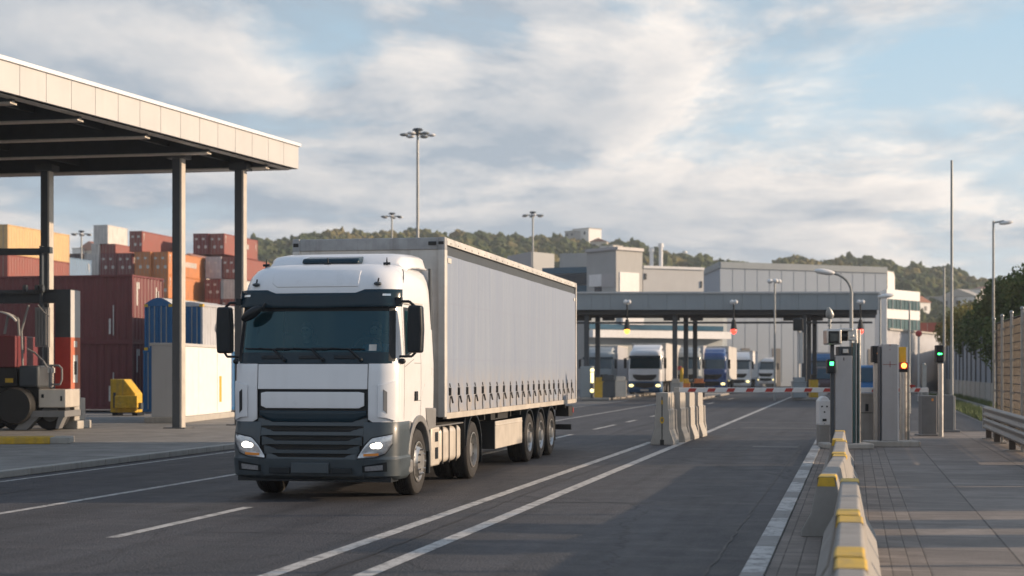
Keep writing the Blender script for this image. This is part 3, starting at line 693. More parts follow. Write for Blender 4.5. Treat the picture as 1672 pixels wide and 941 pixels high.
# ================= SETTING =================
def sheet(name, pts, z, m, kind='structure'):
    b = MB(); b._a([(p[0], p[1], z) for p in pts], [tuple(range(len(pts)))]); o = b.build(name, m); o['kind'] = kind; return o
def slab(name, pts, z0, z1, m): b = MB(); b.prism([(p[0], p[1]) for p in pts], z0, z1); o = b.build(name, m); o['kind'] = 'structure'; return o
sheet('ground', [(-2500,-60),(2500,-60),(2500,4500),(-2500,4500)], -.01, 'yard')
sheet('road', [(-14.4,-20),(-1.0,-20),(-1.0,47),(4.5,52),(4.5,400),(-14.4,400)], 0.0, 'asphalt')
slab('left_apron', [(-14.62,-20),(-14.62,60),(-60,60),(-60,-20)], -.005, .12, 'apron')
b = MB()
for k in range(80):
    y = -4+k*1.0; b.box(-14.62, -14.42, y, y+.985, 0, .125)
struct(b.build('kerb', 'concl', bevel=.015))
slab('right_pavement', [(-.78,4),(.7,4),(.7,44.6),(-.78,44.6)], -.005, .03, 'paver')
slab('paved_area', [(.7,4),(7.5,4),(7.5,50),(.7,50)], -.005, .031, 'slab')
b = MB()
for k in range(34):
    y = 8+k*1.08; b.box(-1.0, -.79, y, y+1.07, 0, .05, int(k % 3 == 2))
struct(b.build('kerb_stones', ['line', 'conc'], bevel=.008))
# markings
def stripe(pts, w, z=.004, m='line', name='road_marking'):
    b = MB()
    for (x0, y0, x1, y1) in pts: b._a([(x0-w/2,y0,z),(x0+w/2,y0,z),(x1+w/2,y1,z),(x1-w/2,y1,z)], [(0,1,2,3)])
    return struct(b.build(name, m))
stripe([(-5.2,2,-5.2,41.5)], .17); stripe([(-4.36,2,-4.36,40),(-4.36,40,-4.5,200)], .18)
stripe([(-10.88,0,-10.88,100)], .14)
stripe([(-14.0,0,-14.0,100)], .12)
for ya, yb in ((8,12),(16.4,20.5),(26,30),(34,38),(42,46),(50,54.6),(57.5,60),(64.5,67.5),(72,75),(80,83),(90,94),(105,110)): stripe([(-8.09,ya,-8.09,yb)], .15, name='lane_dash')
M['seal'] = mat('joint_sealer', (.012,.012,.013), .6)
def seam(pts, w, z=.0065):
    rg = random.Random(len(pts)+int(pts[0][0]*7)); b = MB(); out = []
    for (x0,y0),(x1,y1) in zip(pts, pts[1:]):
        n = max(2, int(math.dist((x0,y0),(x1,y1))/.35))
        for i in range(n): t = i/n; out.append((x0+(x1-x0)*t+rg.gauss(0,.012), y0+(y1-y0)*t+rg.gauss(0,.012)))
    out.append(pts[-1]); rows = []
    horiz = abs(pts[-1][0]-pts[0][0]) > abs(pts[-1][1]-pts[0][1])
    for x, y in out:
        h = w*(.5+rg.random()); rows.append([(x-(0 if horiz else h/2), y-(h/2 if horiz else 0), z),(x+(0 if horiz else h/2), y+(h/2 if horiz else 0), z)])
    b.grid(rows, flip=horiz); return struct(b.build('road_joint','seal'))
seam([(-1.34,6),(-1.31,44)], .022); seam([(-5.9,21.9),(-1.35,22.6)], .03); seam([(-4.9,13.7),(-1.35,14.2)], .025); seam([(-7.5,17.2),(-5.6,17.4)], .02)
seam([(-13.9,16),(-12.5,19),(-12.7,24)], .02); seam([(-4.7,6),(-4.85,24),(-4.75,39)], .018); seam([(-11,12.5),(-6,12.9)], .02)
b = MB()
for px, py, w, l in ((1300,691,4,.25),(1290,700,3.2,.5),(1200,690,1.4,.2),(1265,731,1.1,.6),(1185,734,1.6,.2),(1300,705,2.2,.16),(1150,700,2.0,.3)):
    q = G(px, py); b._a([(q.x-w/2,q.y,.004),(q.x+w/2,q.y,.004),(q.x+w/2,q.y+l,.004),(q.x-w/2,q.y+l,.004)], [(0,1,2,3)])
struct(b.build('worn_stop_marking', 'faint'))
# verge and path at the right
slab('verge', [(4.3,50.2),(7.35,50.2),(7.35,170),(5.8,170),(4.9,62)], -.005, .05, mat('verge_soil', (.10,.085,.05), .9, var=.4, vs=.8, bump=.4))
sheet('path', [(5.4,50.5),(6.6,50.5),(7.1,170),(6.5,170)], .056, 'apron')
def grass(name, n, fx, h, c):
    v = np.zeros((n*3,3)); 
    for i in range(n):
        x, y = fx(); a = random.random()*6.28; w = .012+.012*random.random(); hh = h*(.4+random.random()); l = .5*hh
        v[3*i] = (x-w*math.cos(a), y-w*math.sin(a), .04); v[3*i+1] = (x+w*math.cos(a), y+w*math.sin(a), .04); v[3*i+2] = (x+l*math.cos(a*3.1), y+l*math.sin(a*3.1), .04+hh)
    me = bpy.data.meshes.new(name); me.from_pydata(v.tolist(), [], [(3*i,3*i+1,3*i+2) for i in range(n)]); me.materials.append(mat(name+'_leaf', c, .8, var=.4, vs=1.5))
    o = bpy.data.objects.new(name, me); col.objects.link(o); o['kind'] = 'stuff'; return o
def gf():
    y = 50.3+random.random()**1.4*70; e = random.random()
    return ((4.4+e*1.1+(y-50)*.008) if random.random()<.7 else (6.75+e*.6), y)
g_ = grass('grass', 15000, gf, .22, (.10,.13,.04)); tag(g_, 'patchy rough grass on the verge below the tall slatted fence', 'grass')

# ---------- left canopy ----------
def CW(X, D, z=0): return Vector((X*C_-D*S_, X*S_+D*C_, z))
e1 = Vector((-12.19+7.08, 37.9-52.6)).normalized(); e2 = Vector((-11, 2.1)).normalized()
def CP(a, bb, z): q = Vector((-7.08, 52.6))+e1*a+e2*bb; return CW(q.x, q.y, z)   # a along the fascia towards us, bb into the roof
cano = thing('canopy', 'wide flat-roofed steel canopy with pale panelled fascia on tall grey posts at the left', 'canopy', (0,0,0))
b = MB(); b.prism([CP(.12,.12,0)[:2], CP(32,.12,0)[:2], CP(32,40,0)[:2], CP(.12,40,0)[:2]], 8.95, 9.28); b.build('roof_deck', 'deck', cano)
b = MB()
def bar(b, a0, b0, a1, b1, w, z0, z1, mi=0):
    p, q = CP(a0, b0, 0), CP(a1, b1, 0); d = (q-p); d.z = 0; d.normalize(); n = Vector((-d.y, d.x, 0))*w/2
    b.prism([(p+n)[:2], (p-n)[:2], (q-n)[:2], (q+n)[:2]], z0, z1, mi)
for k in range(31):
    a0, a1 = .02+k*1.06, .02+(k+1)*1.06-.018; bar(b, a0, 0, a1, 0, .08, 8.53, 9.27)
for k in range(37):
    b0 = .04+k*1.06; bar(b, 0, b0, 0, b0+1.04, .08, 8.53, 9.27)
b.build('fascia_panel', 'cream', cano)
b = MB(); bar(b, -.06, 0, 33, 0, .2, 9.27, 9.37); bar(b, 0, -.08, 0, 40, .2, 9.272, 9.372); bar(b,.1,.05,33,.05,.02,8.56,9.2,1); b.build('coping', ['white', 'chassis'], cano)
b = MB()
for a in (1.5, 5.2, 8.6, 11.8, 14.6, 17.6, 20.6): bar(b, a, .3, a, 40, .14, 8.40, 8.96); bar(b, a, .3, a, 40, .34, 8.37, 8.41, 1)
for k in range(8): bar(b, .3, 1.6+k*5.2, 32, 1.6+k*5.2, .12, 8.62, 8.95)
b.build('roof_beam', ['dark','tank'], cano)
b = MB(); bar(b, .1, .3, 32, .3, .25, 8.5, 8.53); bar(b, .1, .3, .1, 40, .3, 8.505, 8.534); b.build('soffit_trim', 'rail', cano)
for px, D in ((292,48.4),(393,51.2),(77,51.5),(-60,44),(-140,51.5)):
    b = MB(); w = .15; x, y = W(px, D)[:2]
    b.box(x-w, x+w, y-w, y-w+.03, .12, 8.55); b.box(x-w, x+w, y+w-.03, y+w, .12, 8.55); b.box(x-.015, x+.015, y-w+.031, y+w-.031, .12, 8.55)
    b.box(x+w-.05, x+w+.012, y-w-.01, y+w-.031, .13, 8.5, 1); b.box(x-.35, x+.35, y-.35, y+.35, .12, .15); b.box(x-.3,x+.3,y-.25,y+.25,8.3,8.5)  # pale strip colours the right flange as sunlit
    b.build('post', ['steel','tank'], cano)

# ---------- containers ----------
def cm(n, c, streak=.35): M[n] = mat(n, c, .5, var=.14, vs=1.2, streak=streak, dirt=(.10,.05,.03))
cm('maroon',(.145,.036,.038),.15); cm('redbrown',(.24,.06,.045)); cm('orangec',(.50,.18,.055)); cm('tanc',(.56,.37,.17),.15); cm('whitec',(.58,.56,.53)); cm('bluec',(.008,.10,.25),.15); cm('greyblue',(.13,.22,.34),.2); cm('darkc',(.07,.045,.05)); cm('palec',(.42,.43,.46),.15); cm('darkred',(.16,.03,.035))
def corr(b, p0, p1, nrm, z0, z1, per, dep=.04, mi=0):
    p0, p1, nrm = Vector(p0), Vector(p1), Vector(nrm); d = p1-p0; L_ = d.length; n = max(3, round(L_/per)); pts = []
    for k in range(n):
        for f, e in ((0,0),(.3,0),(.5,1),(.8,1)): pts.append(p0+d*((k+f)/n)-nrm*dep*e)
    pts.append(p1)
    b.grid([[(q.x,q.y,z0) for q in pts],[(q.x,q.y,z1) for q in pts]], mi)
def container(loc, w, h, L_, c, label, group=None, per=.5, doors=True, marks=0, rz=0, arch=0, text=None, castm=None):
    o = thing('shipping_container', label, 'container', loc, rz, group)
    b = MB(); t = .09
    for x in (-w, -t):
        for y in (0, L_-t): b.box(x, x+t, y, y+t, 0, h)
        b.box(x+.001, x+t-.001, t, L_-t, 0.001, .12); b.box(x+.001, x+t-.001, t, L_-t, h-.09, h-.001)
    for y in (0, L_-t): b.box(-w+t, -t, y+.001, y+t-.001, .001, .12); b.box(-w+t, -t, y+.001, y+t-.001, h-.09, h-.001)
    corr(b, (-.03,t,0), (-.03,L_-t,0), (1,0,0), .12, h-.09, per)
    b.grid([[(-w+.03,t,.1),(-w+.03,L_-t,.1)],[(-w+.03,t,h-.05),(-w+.03,L_-t,h-.05)]])
    b.box(-w+t, -t, L_-.07, L_-.03, .12, h-.09)
    if doors: b.box(-w+t, -t, .06, .08, .12, h-.09)
    else: corr(b, (-w+t,.03,0), (-t,.03,0), (0,-1,0), .12, h-.09, per)
    b.box(-w+.03,-.03,.03,L_-.03,h-.06,h-.02)
    body = b.build('container_body', c, o)
    b = MB()
    for x in (-w-.01, -.16):
        for y in (-.01, L_-.15):
            for z in (-.0, h-.12): b.box(x, x+.17, y, y+.16, z+.003, z+.124)
    b.build('corner_casting_near' if per < .5 else 'corner_casting', castm or c, o)
    if doors:
        for x0, x1 in ((-w+t+.01, -w/2-.01), (-w/2+.01, -t-.01)):
            b = MB(); b.box(x0, x1, .02, .06, .14, h-.11)
            for k in range(4): z = .14+(h-.25)*(k+.5)/4; b.box(x0+.06, x1-.06, .008, .0195, z-.12, z+.12)
            d = b.build('door', c, o)
            b = MB()
            for f in (.25, .7): x = x0+(x1-x0)*f; b.tube((x,-.015,.1),(x,-.015,h-.08),.022,n=6)
            b.build('lock_rod', 'galv' if c != 'maroon' else c, d)
            if marks: b = MB(); b.box(x0+.15, x0+.5, .004, .0078, h*.68, h*.78); b.box(x0+.5, x0+.85, .003, .0077, h*.28, h*.42); b.build('placard', 'marking', d)
    if marks:
        b = MB()
        b.box(-.028, -.024, .5, .62, h*.55, h*.90); b.box(-.028, -.024, .68, .80, h*.80, h*.90)
        if marks > 1:
            for k in range(7): b.box(-.028, -.023, L_*.42+k*.55, L_*.42+k*.55+.40, h*.45, h*.68)
        b.box(-.028,-.024,L_-.75,L_-.65,h*.55,h*.85); b.box(-.028,-.024,L_-.5,L_-.42,h*.45,h*.80)
        if not doors: b.box(-1.15,-1.05,-.004,.0,h*.12,h*.35); b.box(-.95,-.9,-.004,.0,h*.1,h*.55)
        b.build('marking', 'marking', body)
    if arch:
        rows = []
        for y in (0, L_): rows.append([(-w+w*i/10, y, h+arch*math.sin(math.pi*i/10)) for i in range(11)])
        b = MB(); b.grid(rows, 1); b._a(rows[0], [tuple(range(10,-1,-1))], 0); b._a(rows[1], [tuple(range(11))], 0); b.build('roof_cover', [c, 'whitec'], o)
    if text: textmesh('lettering', text[0], text[1], 'whitewall', body, (-.01, text[2], h*text[3]), (R(90),0,R(90)), xs=1.25)
    return o
z1 = 3.05
container(W(216,72,.12), 12.2, z1, 3.3, 'maroon', 'long maroon container, lower one of the nearest pair, standing on the yard', per=.36, doors=False, marks=1)
container(W(216,72,.12+z1), 12.2, z1, 3.3, 'maroon', 'long maroon container, upper one of the nearest pair, with sunlit end', per=.36, doors=False, marks=1)
for px in (281, 331):
    s_ = 'right' if px == 331 else 'left'
    wv = 1.27; hz = 2.62
    container(W(px-2,68,.12), wv, hz, 6.1, 'bluec', f'narrow blue container at the bottom of the {s_} blue pair behind the white cabinet', per=.3)
    if px == 281: container(W(px,68,.12+hz), wv, 1.98, 6.1, 'bluec', 'blue container with arched tarpaulin roof on top of the left blue pair', per=.3, marks=0, arch=.28, castm='yel')
    else: container(W(px,68,.12+hz), wv, 1.98, 9.1, 'palec', 'pale grey sided container with white lettering and blue door, top of the right blue pair', per=.3, marks=0, arch=.1, text=('OuLA', .85, 2.75, .36), castm='yel')
for o in [q for q in bpy.data.objects if q.get('label','').startswith('pale grey sided')]:
    for ch in o.children:
        if ch.name.startswith('door'): 
            ch.data.materials[0] = M['bluec']
GR = 'stacked shipping containers in the rear yard'
rows_ = [ # px corner, D, ytop, ybot, width px, colour, label, marks
 (12.4,151,366,415,44,'tanc','tan yellow container, highest in the stack at the far left behind the post',0),
 (57,160,412,451,48,'greyblue','grey blue container under the tan yellow one at the far left',1),
 (9,160,412,452,30,'darkred','dark red container with door marks at the left picture edge, beside the grey blue one',1),
 (176,218,367,398,25,'whitec','white container with sunlit side, top of the stack left of the plum coloured one',0),
 (162,218,398,414,14,'whitec','small white container below the tall white one',0),
 (188.5,218,398,414,26,'redbrown','short rust red container directly under the top white container',0),
 (161,215,414,449,26,'whitec','white container end low between the lamp mast and the dark red doors',0),
 (134,215,414,449,22,'darkc','dark container end behind the grey blue container',1),
 (189,212,413,449,27,'darkred','dark red container doors, left one of the pair under the white container',1),
 (216.5,208,413,449,27,'darkred','dark red container doors, right one of the pair under the white container',1),
 (232,206,377,411,22,'redbrown','plum red container on top with shaded doors and pale side marks',1),
 (246,200,411,449,28,'orangec','orange container doors, left one of the orange pair',1),
 (274.6,200,411,449,28,'orangec','orange container with long sunlit side beside the dark post, upper tier',2),
 (274.6,200,449,487,28,'orangec','orange container with long sunlit side, second tier below the lettered one',1),
 (281,200,487,524,28,'tanc','pale orange container just above the white tarpaulin roof',0),
 (340,212,381,415,26,'darkred','dark red container with closed doors, top left of the right-hand stack',1),
 (366,212,381,415,26,'redbrown','red container with pale lettering on its long sunlit side, top of the right-hand stack',2),
 (361,210,419,455,27,'palec','grey and white container doors under the top of the right-hand stack',1),
 (385,210,419,455,24,'redbrown','red brown container with long side running behind the cab, second tier of the right-hand stack',1),
 (359,208,456,488,26,'darkred','dark plum container doors in the third tier of the right-hand stack',1),
 (385,208,456,488,26,'whitec','white container doors in the third tier of the right-hand stack',1),
 (359,208,488,516,26,'redbrown','red container end just above the tarpaulin roof in the right-hand stack',0),
 (385,208,488,516,26,'redbrown','faded red container end low in the right-hand stack beside the thin post',1)]
for px, D, yt, yb, wp, c, lab, mk in rows_:
    zt, zb = Zp(yt, D), Zp(yb, D); L_ = 12.2 if (c != 'whitec' or yt == 414) and px not in (188.5,) else 6.1
    container(W(px, D, zb), wp*D/F/C_*.985, zt-zb-.02, L_, c, lab, GR, marks=mk)
# lower tiers that carry the visible ones
under = {(12.4,151):415,(57,160):451,(9,160):452,(162,218):414,(161,215):449,(134,215):449,(189,212):449,(216.5,208):449,(232,206):411,(246,200):449,(281,200):524,(361,210):455,(359,208):516,(385,208):516}
for (px, D), yb in under.items():
    if (px,D) in ((162,218),(232,206),(361,210)): continue
    zb = Zp(yb, D); n = max(1, round(zb/2.8)); hh = zb/n
    wp = [r for r in rows_ if r[0]==px and r[1]==D][0][4]
    for k in range(n):
        cc = ('redbrown','darkred','orangec','maroon')[(k+int(px))%4]
        container(W(px, D, k*hh), wp*D/F/C_*.985, hh-.02, 12.2, cc, {'redbrown':'red brown','darkred':'dark red','orangec':'orange','maroon':'maroon'}[cc]+' container in the lower tiers that carry the rear stacks, hidden by nearer ones', 'lower tier containers behind the front row')

# ---------- white cabinet ----------
pa, pb = G(291,697), G(379,686); d = pb-pa; ang = math.atan2(d.x, d.y)
LW = d.length
wc = thing('utility_cabinet', 'large white two-section metal cabinet with orange label on a concrete plinth beside the post', 'cabinet', (pa.x, pa.y, .12), -ang)
b = MB(); b.box(-.9, -.012, .0, LW*.70, .2, 2.58); b.box(-.9, -.03, LW*.705, LW, .2, 2.50); b.build('cabinet_body', 'whitewall', wc, bevel=.02)
b = MB(); b.box(-.96, .04, -.04, LW*.7, 2.58, 2.68); b.box(-.93,.0,LW*.7+.002,LW+.02,2.50,2.58); b.box(-.9,-.005,-.02,.02,.2,2.58); b.build('lid', 'cream', wc, bevel=.01)
for y0, y1 in ((.05,LW*.35),(LW*.35+.015,LW*.69)):
    b = MB(); b.box(-.0115, .0, y0, y1, .25, 2.54); b.build('door', 'whitewall', wc, bevel=.004)
b = MB(); b.box(-.0295, -.015, LW*.71, LW*.99, .25, 2.46); dd = b.build('door', 'whitewall', wc)
b = MB(); b.box(.0, .02, .25, .42, 1.9, 2.12); b.build('handle', 'black', wc)
b = MB(); b.box(-.0148, -.01, LW*.745, LW*.79, .6, 1.55); b.build('orange_label', 'yel', wc)
b = MB(); b.box(-1.1, .15, -.2, LW*.95, 0, .2); b.box(-1.0,.12,LW*.955,LW+.3,0,.17); b.build('plinth', 'concl', wc, bevel=.02)

# ---------- yellow machine ----------
q = G(180,684); ym = thing('winch_housing', 'dented yellow slope-topped steel housing standing before the maroon containers', 'machine', (q.x, q.y, .12), R(8))
b = MB(); b.extr([(0,.12),(1.0,.12),(1.0,.85),(.55,1.42),(0,1.42)], 0, .9, 'y')
yb_ = b.build('housing', 'yel', ym, bevel=.03)
for ch in [yb_]: ch.rotation_euler = (0,0,0)
b = MB(); b.box(.25,1.15,-.25,-.002,.30,.78); b.box(.3,.7,-.3,-.2,.3,.5); b.build('front_box', 'yel', ym, bevel=.03)
b = MB(); b.box(.05,.25,.1,.8,0,.12); b.box(.9,1.1,-.1,.8,0,.12); b.build('foot', 'black', ym)
b = MB(); b.box(1.1,1.25,-.1,.2,.25,.5); b.box(.12,.22,-.012,-.002,.3,.9); b.build('bracket', 'dark', ym)

# ---------- portal frame + handling vehicle ----------
q = G(97,707); pf = thing('portal_frame', 'dark and red steel portal leg with orange side coloured as sunlit, on a concrete block', 'portal frame', (q.x, q.y, .12))
D0 = H*F/(707-HY); k_ = D0/F
def zz_(py): return Zp(py, D0)-.12
b = MB(); b.box(-.15, .34, 0.02, .55, zz_(650), zz_(551), 1); b.box(-.15, .34, .02, .55, zz_(551), zz_(475), 0); b.build('leg', ['dark','red'], pf)
b = MB(); b.box(.342, .36, .02, .62, zz_(650), zz_(551), 0); b.box(.342, .36, .02, .62, zz_(551), zz_(474), 1); b.build('sunlit_leg_side', ['orange','cream'], pf)  # paler colours paint the sunlight on the leg's right face
b = MB(); b.box(-6, -.152, .1, .5, zz_(494), zz_(474)); b.box(-6, .34, .05, .55, zz_(475.5), zz_(472.5)); b.build('beam', 'dark', pf, bevel=.01)
b = MB(); b.box(-.25, .62, -.05, .85, 0, .25); b.box(-.1, .5, 0, .7, .25, zz_(650)); b.build('footing', 'concl', pf, bevel=.03)
b = MB(); b.box(.36, .368, .15, .45, zz_(625), zz_(580), 0); b.box(.36,.368,.2,.42,zz_(567),zz_(557),0); b.build('notice', 'marking', pf)
b = MB()
b.box(.368,.371,.22,.38,zz_(612),zz_(590),0); b.build('notice_print', 'chassis', pf)
# vehicle
q = W(0, 46.5); vt = thing('container_handler', 'red and black container handling tractor with cream battery box at the left picture edge', 'vehicle', (q.x, q.y, .12), TH)
k_ = 46.5/F
def vx(px): return px*k_
def vz_(py): return Zp(py, 46.5)-.12
b = MB(); b.box(vx(-60), vx(22), .2, 2.4, vz_(600), vz_(548)); b.build('cab_side', 'darkred', vt, bevel=.03)
b = MB(); b.box(vx(-60), vx(60), .3, 2.3, vz_(668), vz_(632)); b.box(vx(-60), vx(24), .25, 2.2, vz_(632), vz_(600)); b.build('chassis_frame', 'chassis', vt, bevel=.04)
b = MB(); b.box(vx(28), vx(62), .1, 1.6, vz_(633), vz_(597)); b.build('engine_cover', 'dark', vt, bevel=.07, smooth=True)
b = MB(); b.box(vx(61), vx(106), .1, 1.7, vz_(666), vz_(636)); eb = b.build('battery_box', 'tank', vt, bevel=.03)
b = MB(); b.box(vx(66),vx(70),.085,.099,vz_(650),vz_(644)); b.box(vx(97),vx(100),.085,.099,vz_(655),vz_(647)); b.build('latch', 'black', eb)
b = MB(); b.box(vx(48), vx(108), -.15, 1.8, vz_(681), vz_(671)); b.extr([(vx(25),vz_(702)),(vx(45),vz_(702)),(vx(68),vz_(678)),(vx(50),vz_(670))], -.1, .3, 'y'); b.extr([(vx(92),vz_(700)),(vx(97),vz_(700)),(vx(108),vz_(676)),(vx(98),vz_(676))], -.1, .3, 'y'); b.build('step_plate', 'fender', vt)
b = MB()
pts = [(vx(8+34*math.cos(R(a))), .0, vz_(706)+ (1.3)*0 + vz_(672)*0 + .62*math.sin(R(a))*0) for a in (0,)]
b.lathe([(.0,0.04),(.50,0),(.54,.08),(.54,.5),(.5,.6),(0,.6)], (0,0,0), 28); o = b.build('drum', 'chassis', vt, smooth=True); o.rotation_euler = (0,0,R(-90)); o.location = (vx(27), .25, vz_(664)+.02)
b = MB(); b.lathe([(0,-.03),(.28,-.03),(.34,-.01),(.34,.02)], (0,0,0), 24); b.lathe([(.42,-.01),(.45,-.03),(.48,-.01)], (0,0,0), 24); r_ = b.build('drum_hub', 'chassis', o, smooth=True)
for px, s_ in ((22,.55),(78,.5),(-20,.55)):
    b = MB(); r = s_; b.lathe([(.25,-.2),(r*.92,-.22),(r,-.15),(r,.15),(r*.92,.22),(.25,.2)], (0,0,0), 32); w_ = b.build('wheel', 'rubber', vt, smooth=True); w_.rotation_euler = (0,0,R(90)); w_.location = (vx(px), .45, r)
    b = MB(); b.lathe([(0,-.12),(.15,-.14),(.26,-.2),(.28,-.2)], (0,0,0), 20); b.build('rim', 'fender', w_, smooth=True)
b = MB(); rows = []
for i in range(9):
    a = R(20+80*i/8); rows.append([(vx(-14)+.72*math.sin(R(90)-a+0)*1.0, yy, vz_(532)+.45*math.sin(a)) for yy in (.1,.5)])
b.grid(rows); b.build('mudguard', 'cream', vt, solid=.04)
b = MB(); b.path([(vx(2),.3,vz_(545)),(vx(8),.3,vz_(515)),(vx(24),.3,vz_(520)),(vx(26),.3,vz_(548))], .04); b.path([(vx(30),.4,vz_(600)),(vx(28),.4,vz_(540)),(vx(40),.4,vz_(497))], .035); b.path([(vx(55),.4,vz_(497)),(vx(66),.4,vz_(510)),(vx(74),.4,vz_(516))], .02)
b.path([(vx(82),.0,vz_(628)),(vx(98),.0,vz_(628)),(vx(101),.0,vz_(620)),(vx(101),.0,vz_(602)),(vx(96),.0,vz_(597)),(vx(80),.0,vz_(597))], .03); b.path([(vx(82),.05,vz_(633)),(vx(82),.05,vz_(602))], .06)
b.path([(vx(38),.4,vz_(570)),(vx(50),.4,vz_(576)),(vx(66),.3,vz_(590)),(vx(72),.3,vz_(600))], .03)
b.build('hoses_and_rails', 'fender', vt)
b = MB(); b.lathe([(0,0),(.16,0),(.16,.02)], (0,0,0), 16, axis='z')
b.box(vx(42), vx(64), .9, 1.1, vz_(566), vz_(500)); 
for i in range(4): b.box(vx(44+5*i), vx(46+5*i), .86, .9, vz_(563), vz_(503))
b.build('radiator_panel', 'fender', vt)
b = MB(); b.box(vx(78),vx(88),-.0,.12,vz_(609),vz_(601)); b.build('lamp', 'marking', vt)
b = MB(); b.box(vx(5),vx(18),.19,.199,vz_(625),vz_(618)); b.build('warning_plate', 'yel', vt)
b = MB(); b.box(vx(42.5), vx(47), 1.3, 1.5, vz_(600), vz_(396)); b.box(vx(-60), vx(42), 1.3, 1.5, vz_(411), vz_(400)); b.box(vx(46), vx(62), 1.2, 1.5, vz_(408), vz_(398)); b.box(vx(-60), vx(47), 1.32,1.48,vz_(476),vz_(470)); b.build('mast', 'dark', vt)
b = MB(); 
for px in (20, 40, 48):
    b.T = Matrix.Translation((vx(px), 1.25, vz_(468))); b.lathe([(.0,-.05),(.12,-.05),(.12,.05),(0,.05)], (0,0,0), 14)
b.T = None; b.build('pulley', 'dark', vt)
# yellow kerb block
q = G(0,734); b = MB(); b.T = Matrix.Translation((q.x, q.y, .12))@Matrix.Rotation(R(20),4,'Z'); b.box(-3, 1.15, 0, .9, 0, .16, 0); b.box(1.15, 1.6, 0, .9, 0, .16, 1)
tag(b.build('kerb_block', ['yel','concl'], bevel=.02), 'low yellow painted kerb block with bare concrete end before the handling tractor', 'kerb block')

# ---------- lamp masts ----------
def mast(px, D, ytop, label, hw=.95, r=.14, group='floodlight masts'):
    z = Zp(ytop, D); o = thing('floodlight_mast', label, 'light mast', W(px, D, 0), random.random(), group)
    b = MB(); b.tube((0,0,0),(0,0,z-.3), r, r*.62, 12); b.build('pole', 'galv', o, smooth=True)
    b = MB(); b.tube((0,0,z-.42),(0,0,z-.3), .12); b.tube((0,0,z-.05),(0,0,z+.08), .38,.3,12); b.tube((0,0,z-.3),(0,0,z-.05),.2)
    for k in range(6):
        a = k*math.pi/3; b.tube((0,0,z-.3),(hw*.8*math.cos(a),hw*.8*math.sin(a),z-.28), .035)
    b.build('crown', 'dark', o)
    for k in range(6):
        a = k*math.pi/3; b = MB(); x, y = hw*math.cos(a), hw*math.sin(a); b.ball((x,y,z-.36), .3, sq=(1,1,.38)); b.build('lamp_head', 'galv' if k%2 else 'whitewall', o, smooth=True)
mast(682,110,212,'tallest floodlight mast with a ring of lamps rising behind the trailer')
mast(640,168,349,'smaller floodlight mast left of the tallest one above the cab roof')
mast(870,168,347,'floodlight mast above the rear half of the trailer')
mast(133,180,378,'floodlight mast standing among the container stacks')
def lamp_post(px, D, ytop, label, arm=0, r=.07, heads=1, base=0, pole='galv'):
    z = Zp(ytop, D); o = thing('street_lamp', label, 'lamp post', W(px, D, base), TH)
    b = MB(); b.tube((0,0,0),(0,0,z-base-(.0 if not arm else .9*(heads==1 and abs(arm)>.7))), r, r*.7, 10)
    zt = z-base
    if heads == 1 and abs(arm) > .7:
        n = 7; pts = [(arm*(1-math.cos(R(90)*i/n)), 0, zt-.9+.9*math.sin(R(90)*i/n)*.85) for i in range(n+1)]; b.path(pts, r*.6)
    elif arm: b.path([(0,0,zt-.1),(arm,0,zt)], r*.6)
    b.build('pole', pole, o, smooth=True)
    if arm and heads == 1:
        b = MB(); b.T = Matrix.Translation((arm*1.18,0,zt-.1))@Matrix.Rotation(R(8)*(1 if arm>0 else -1)*-1,4,'Y'); b.ball((0,0,0), .42, sq=(1,.4,.28)); b.build('lamp_head', 'whitewall', o, smooth=True)
    if heads > 1:
        for k in range(heads):
            a = 2*math.pi*k/heads+.5; b = MB(); b.ball((.32*math.cos(a),.32*math.sin(a),zt-.05), .18, sq=(1,1,.8)); b.build('lamp_head', 'whitewall', o, smooth=True)
    return o
lamp_post(1265,100,458,'slim lamp post with three round heads in front of the gate roof', heads=3, r=.075)
lamp_post(1390,62,440,'curved-arm lamp post behind the camera pillar, arm reaching left', arm=-.55*1.6, r=.09)
lamp_post(1437,78,480,'short pole with small head at the end of the gate roof', arm=.25, r=.06)
lamp_post(1485,70,496,'thin grey pole behind the amber beacon', r=.05)
lamp_post(1541.5,95,437,'medium height pale pole rising behind the slatted fence', r=.09, arm=-.0)
lamp_post(1554,51,262,'tallest plain steel pole beside the dark cabinets, reaching into the sky', r=.055, arm=0)
lamp_post(1622,92,361,'lamp post with short arm pointing right above the trees', arm=.62, r=.09)

# ---------- gate canopy ----------
GD = 105.0
gate = thing('gate_canopy', 'long grey flat-roofed checkpoint canopy spanning the lanes on dark columns', 'canopy', (0,0,0))
def GB(b, p0, D0, p1, D1, dep, z0, z1, mi=0):
    a = W(p0, D0); c2 = W(p1, D1); d = (c2-a).normalized(); n = Vector((-d.y, d.x, 0))*dep
    b.prism([a[:2], c2[:2], (c2+n)[:2], (a+n)[:2]], z0, z1, mi)
zb, zt = Zp(506, GD), Zp(479.5, GD)
b = MB()
pxs = [690+ i*30.7 for i in range(25)]; pxs = [p for p in pxs if p < 1405]+[1434]
for a, c2 in zip(pxs, pxs[1:]): GB(b, a, GD, c2-.35, GD, .1, zb, zt)
b.build('fascia_panel', 'panel', gate)
b = MB(); GB(b, 690, GD-.1, 1435.5, GD-.1, .3, zt, zt+.12); GB(b, 1433.5, GD+.2, 1435.5, GD+.2, 7.4, zb, zt); b.build('edge_trim', 'cream', gate)
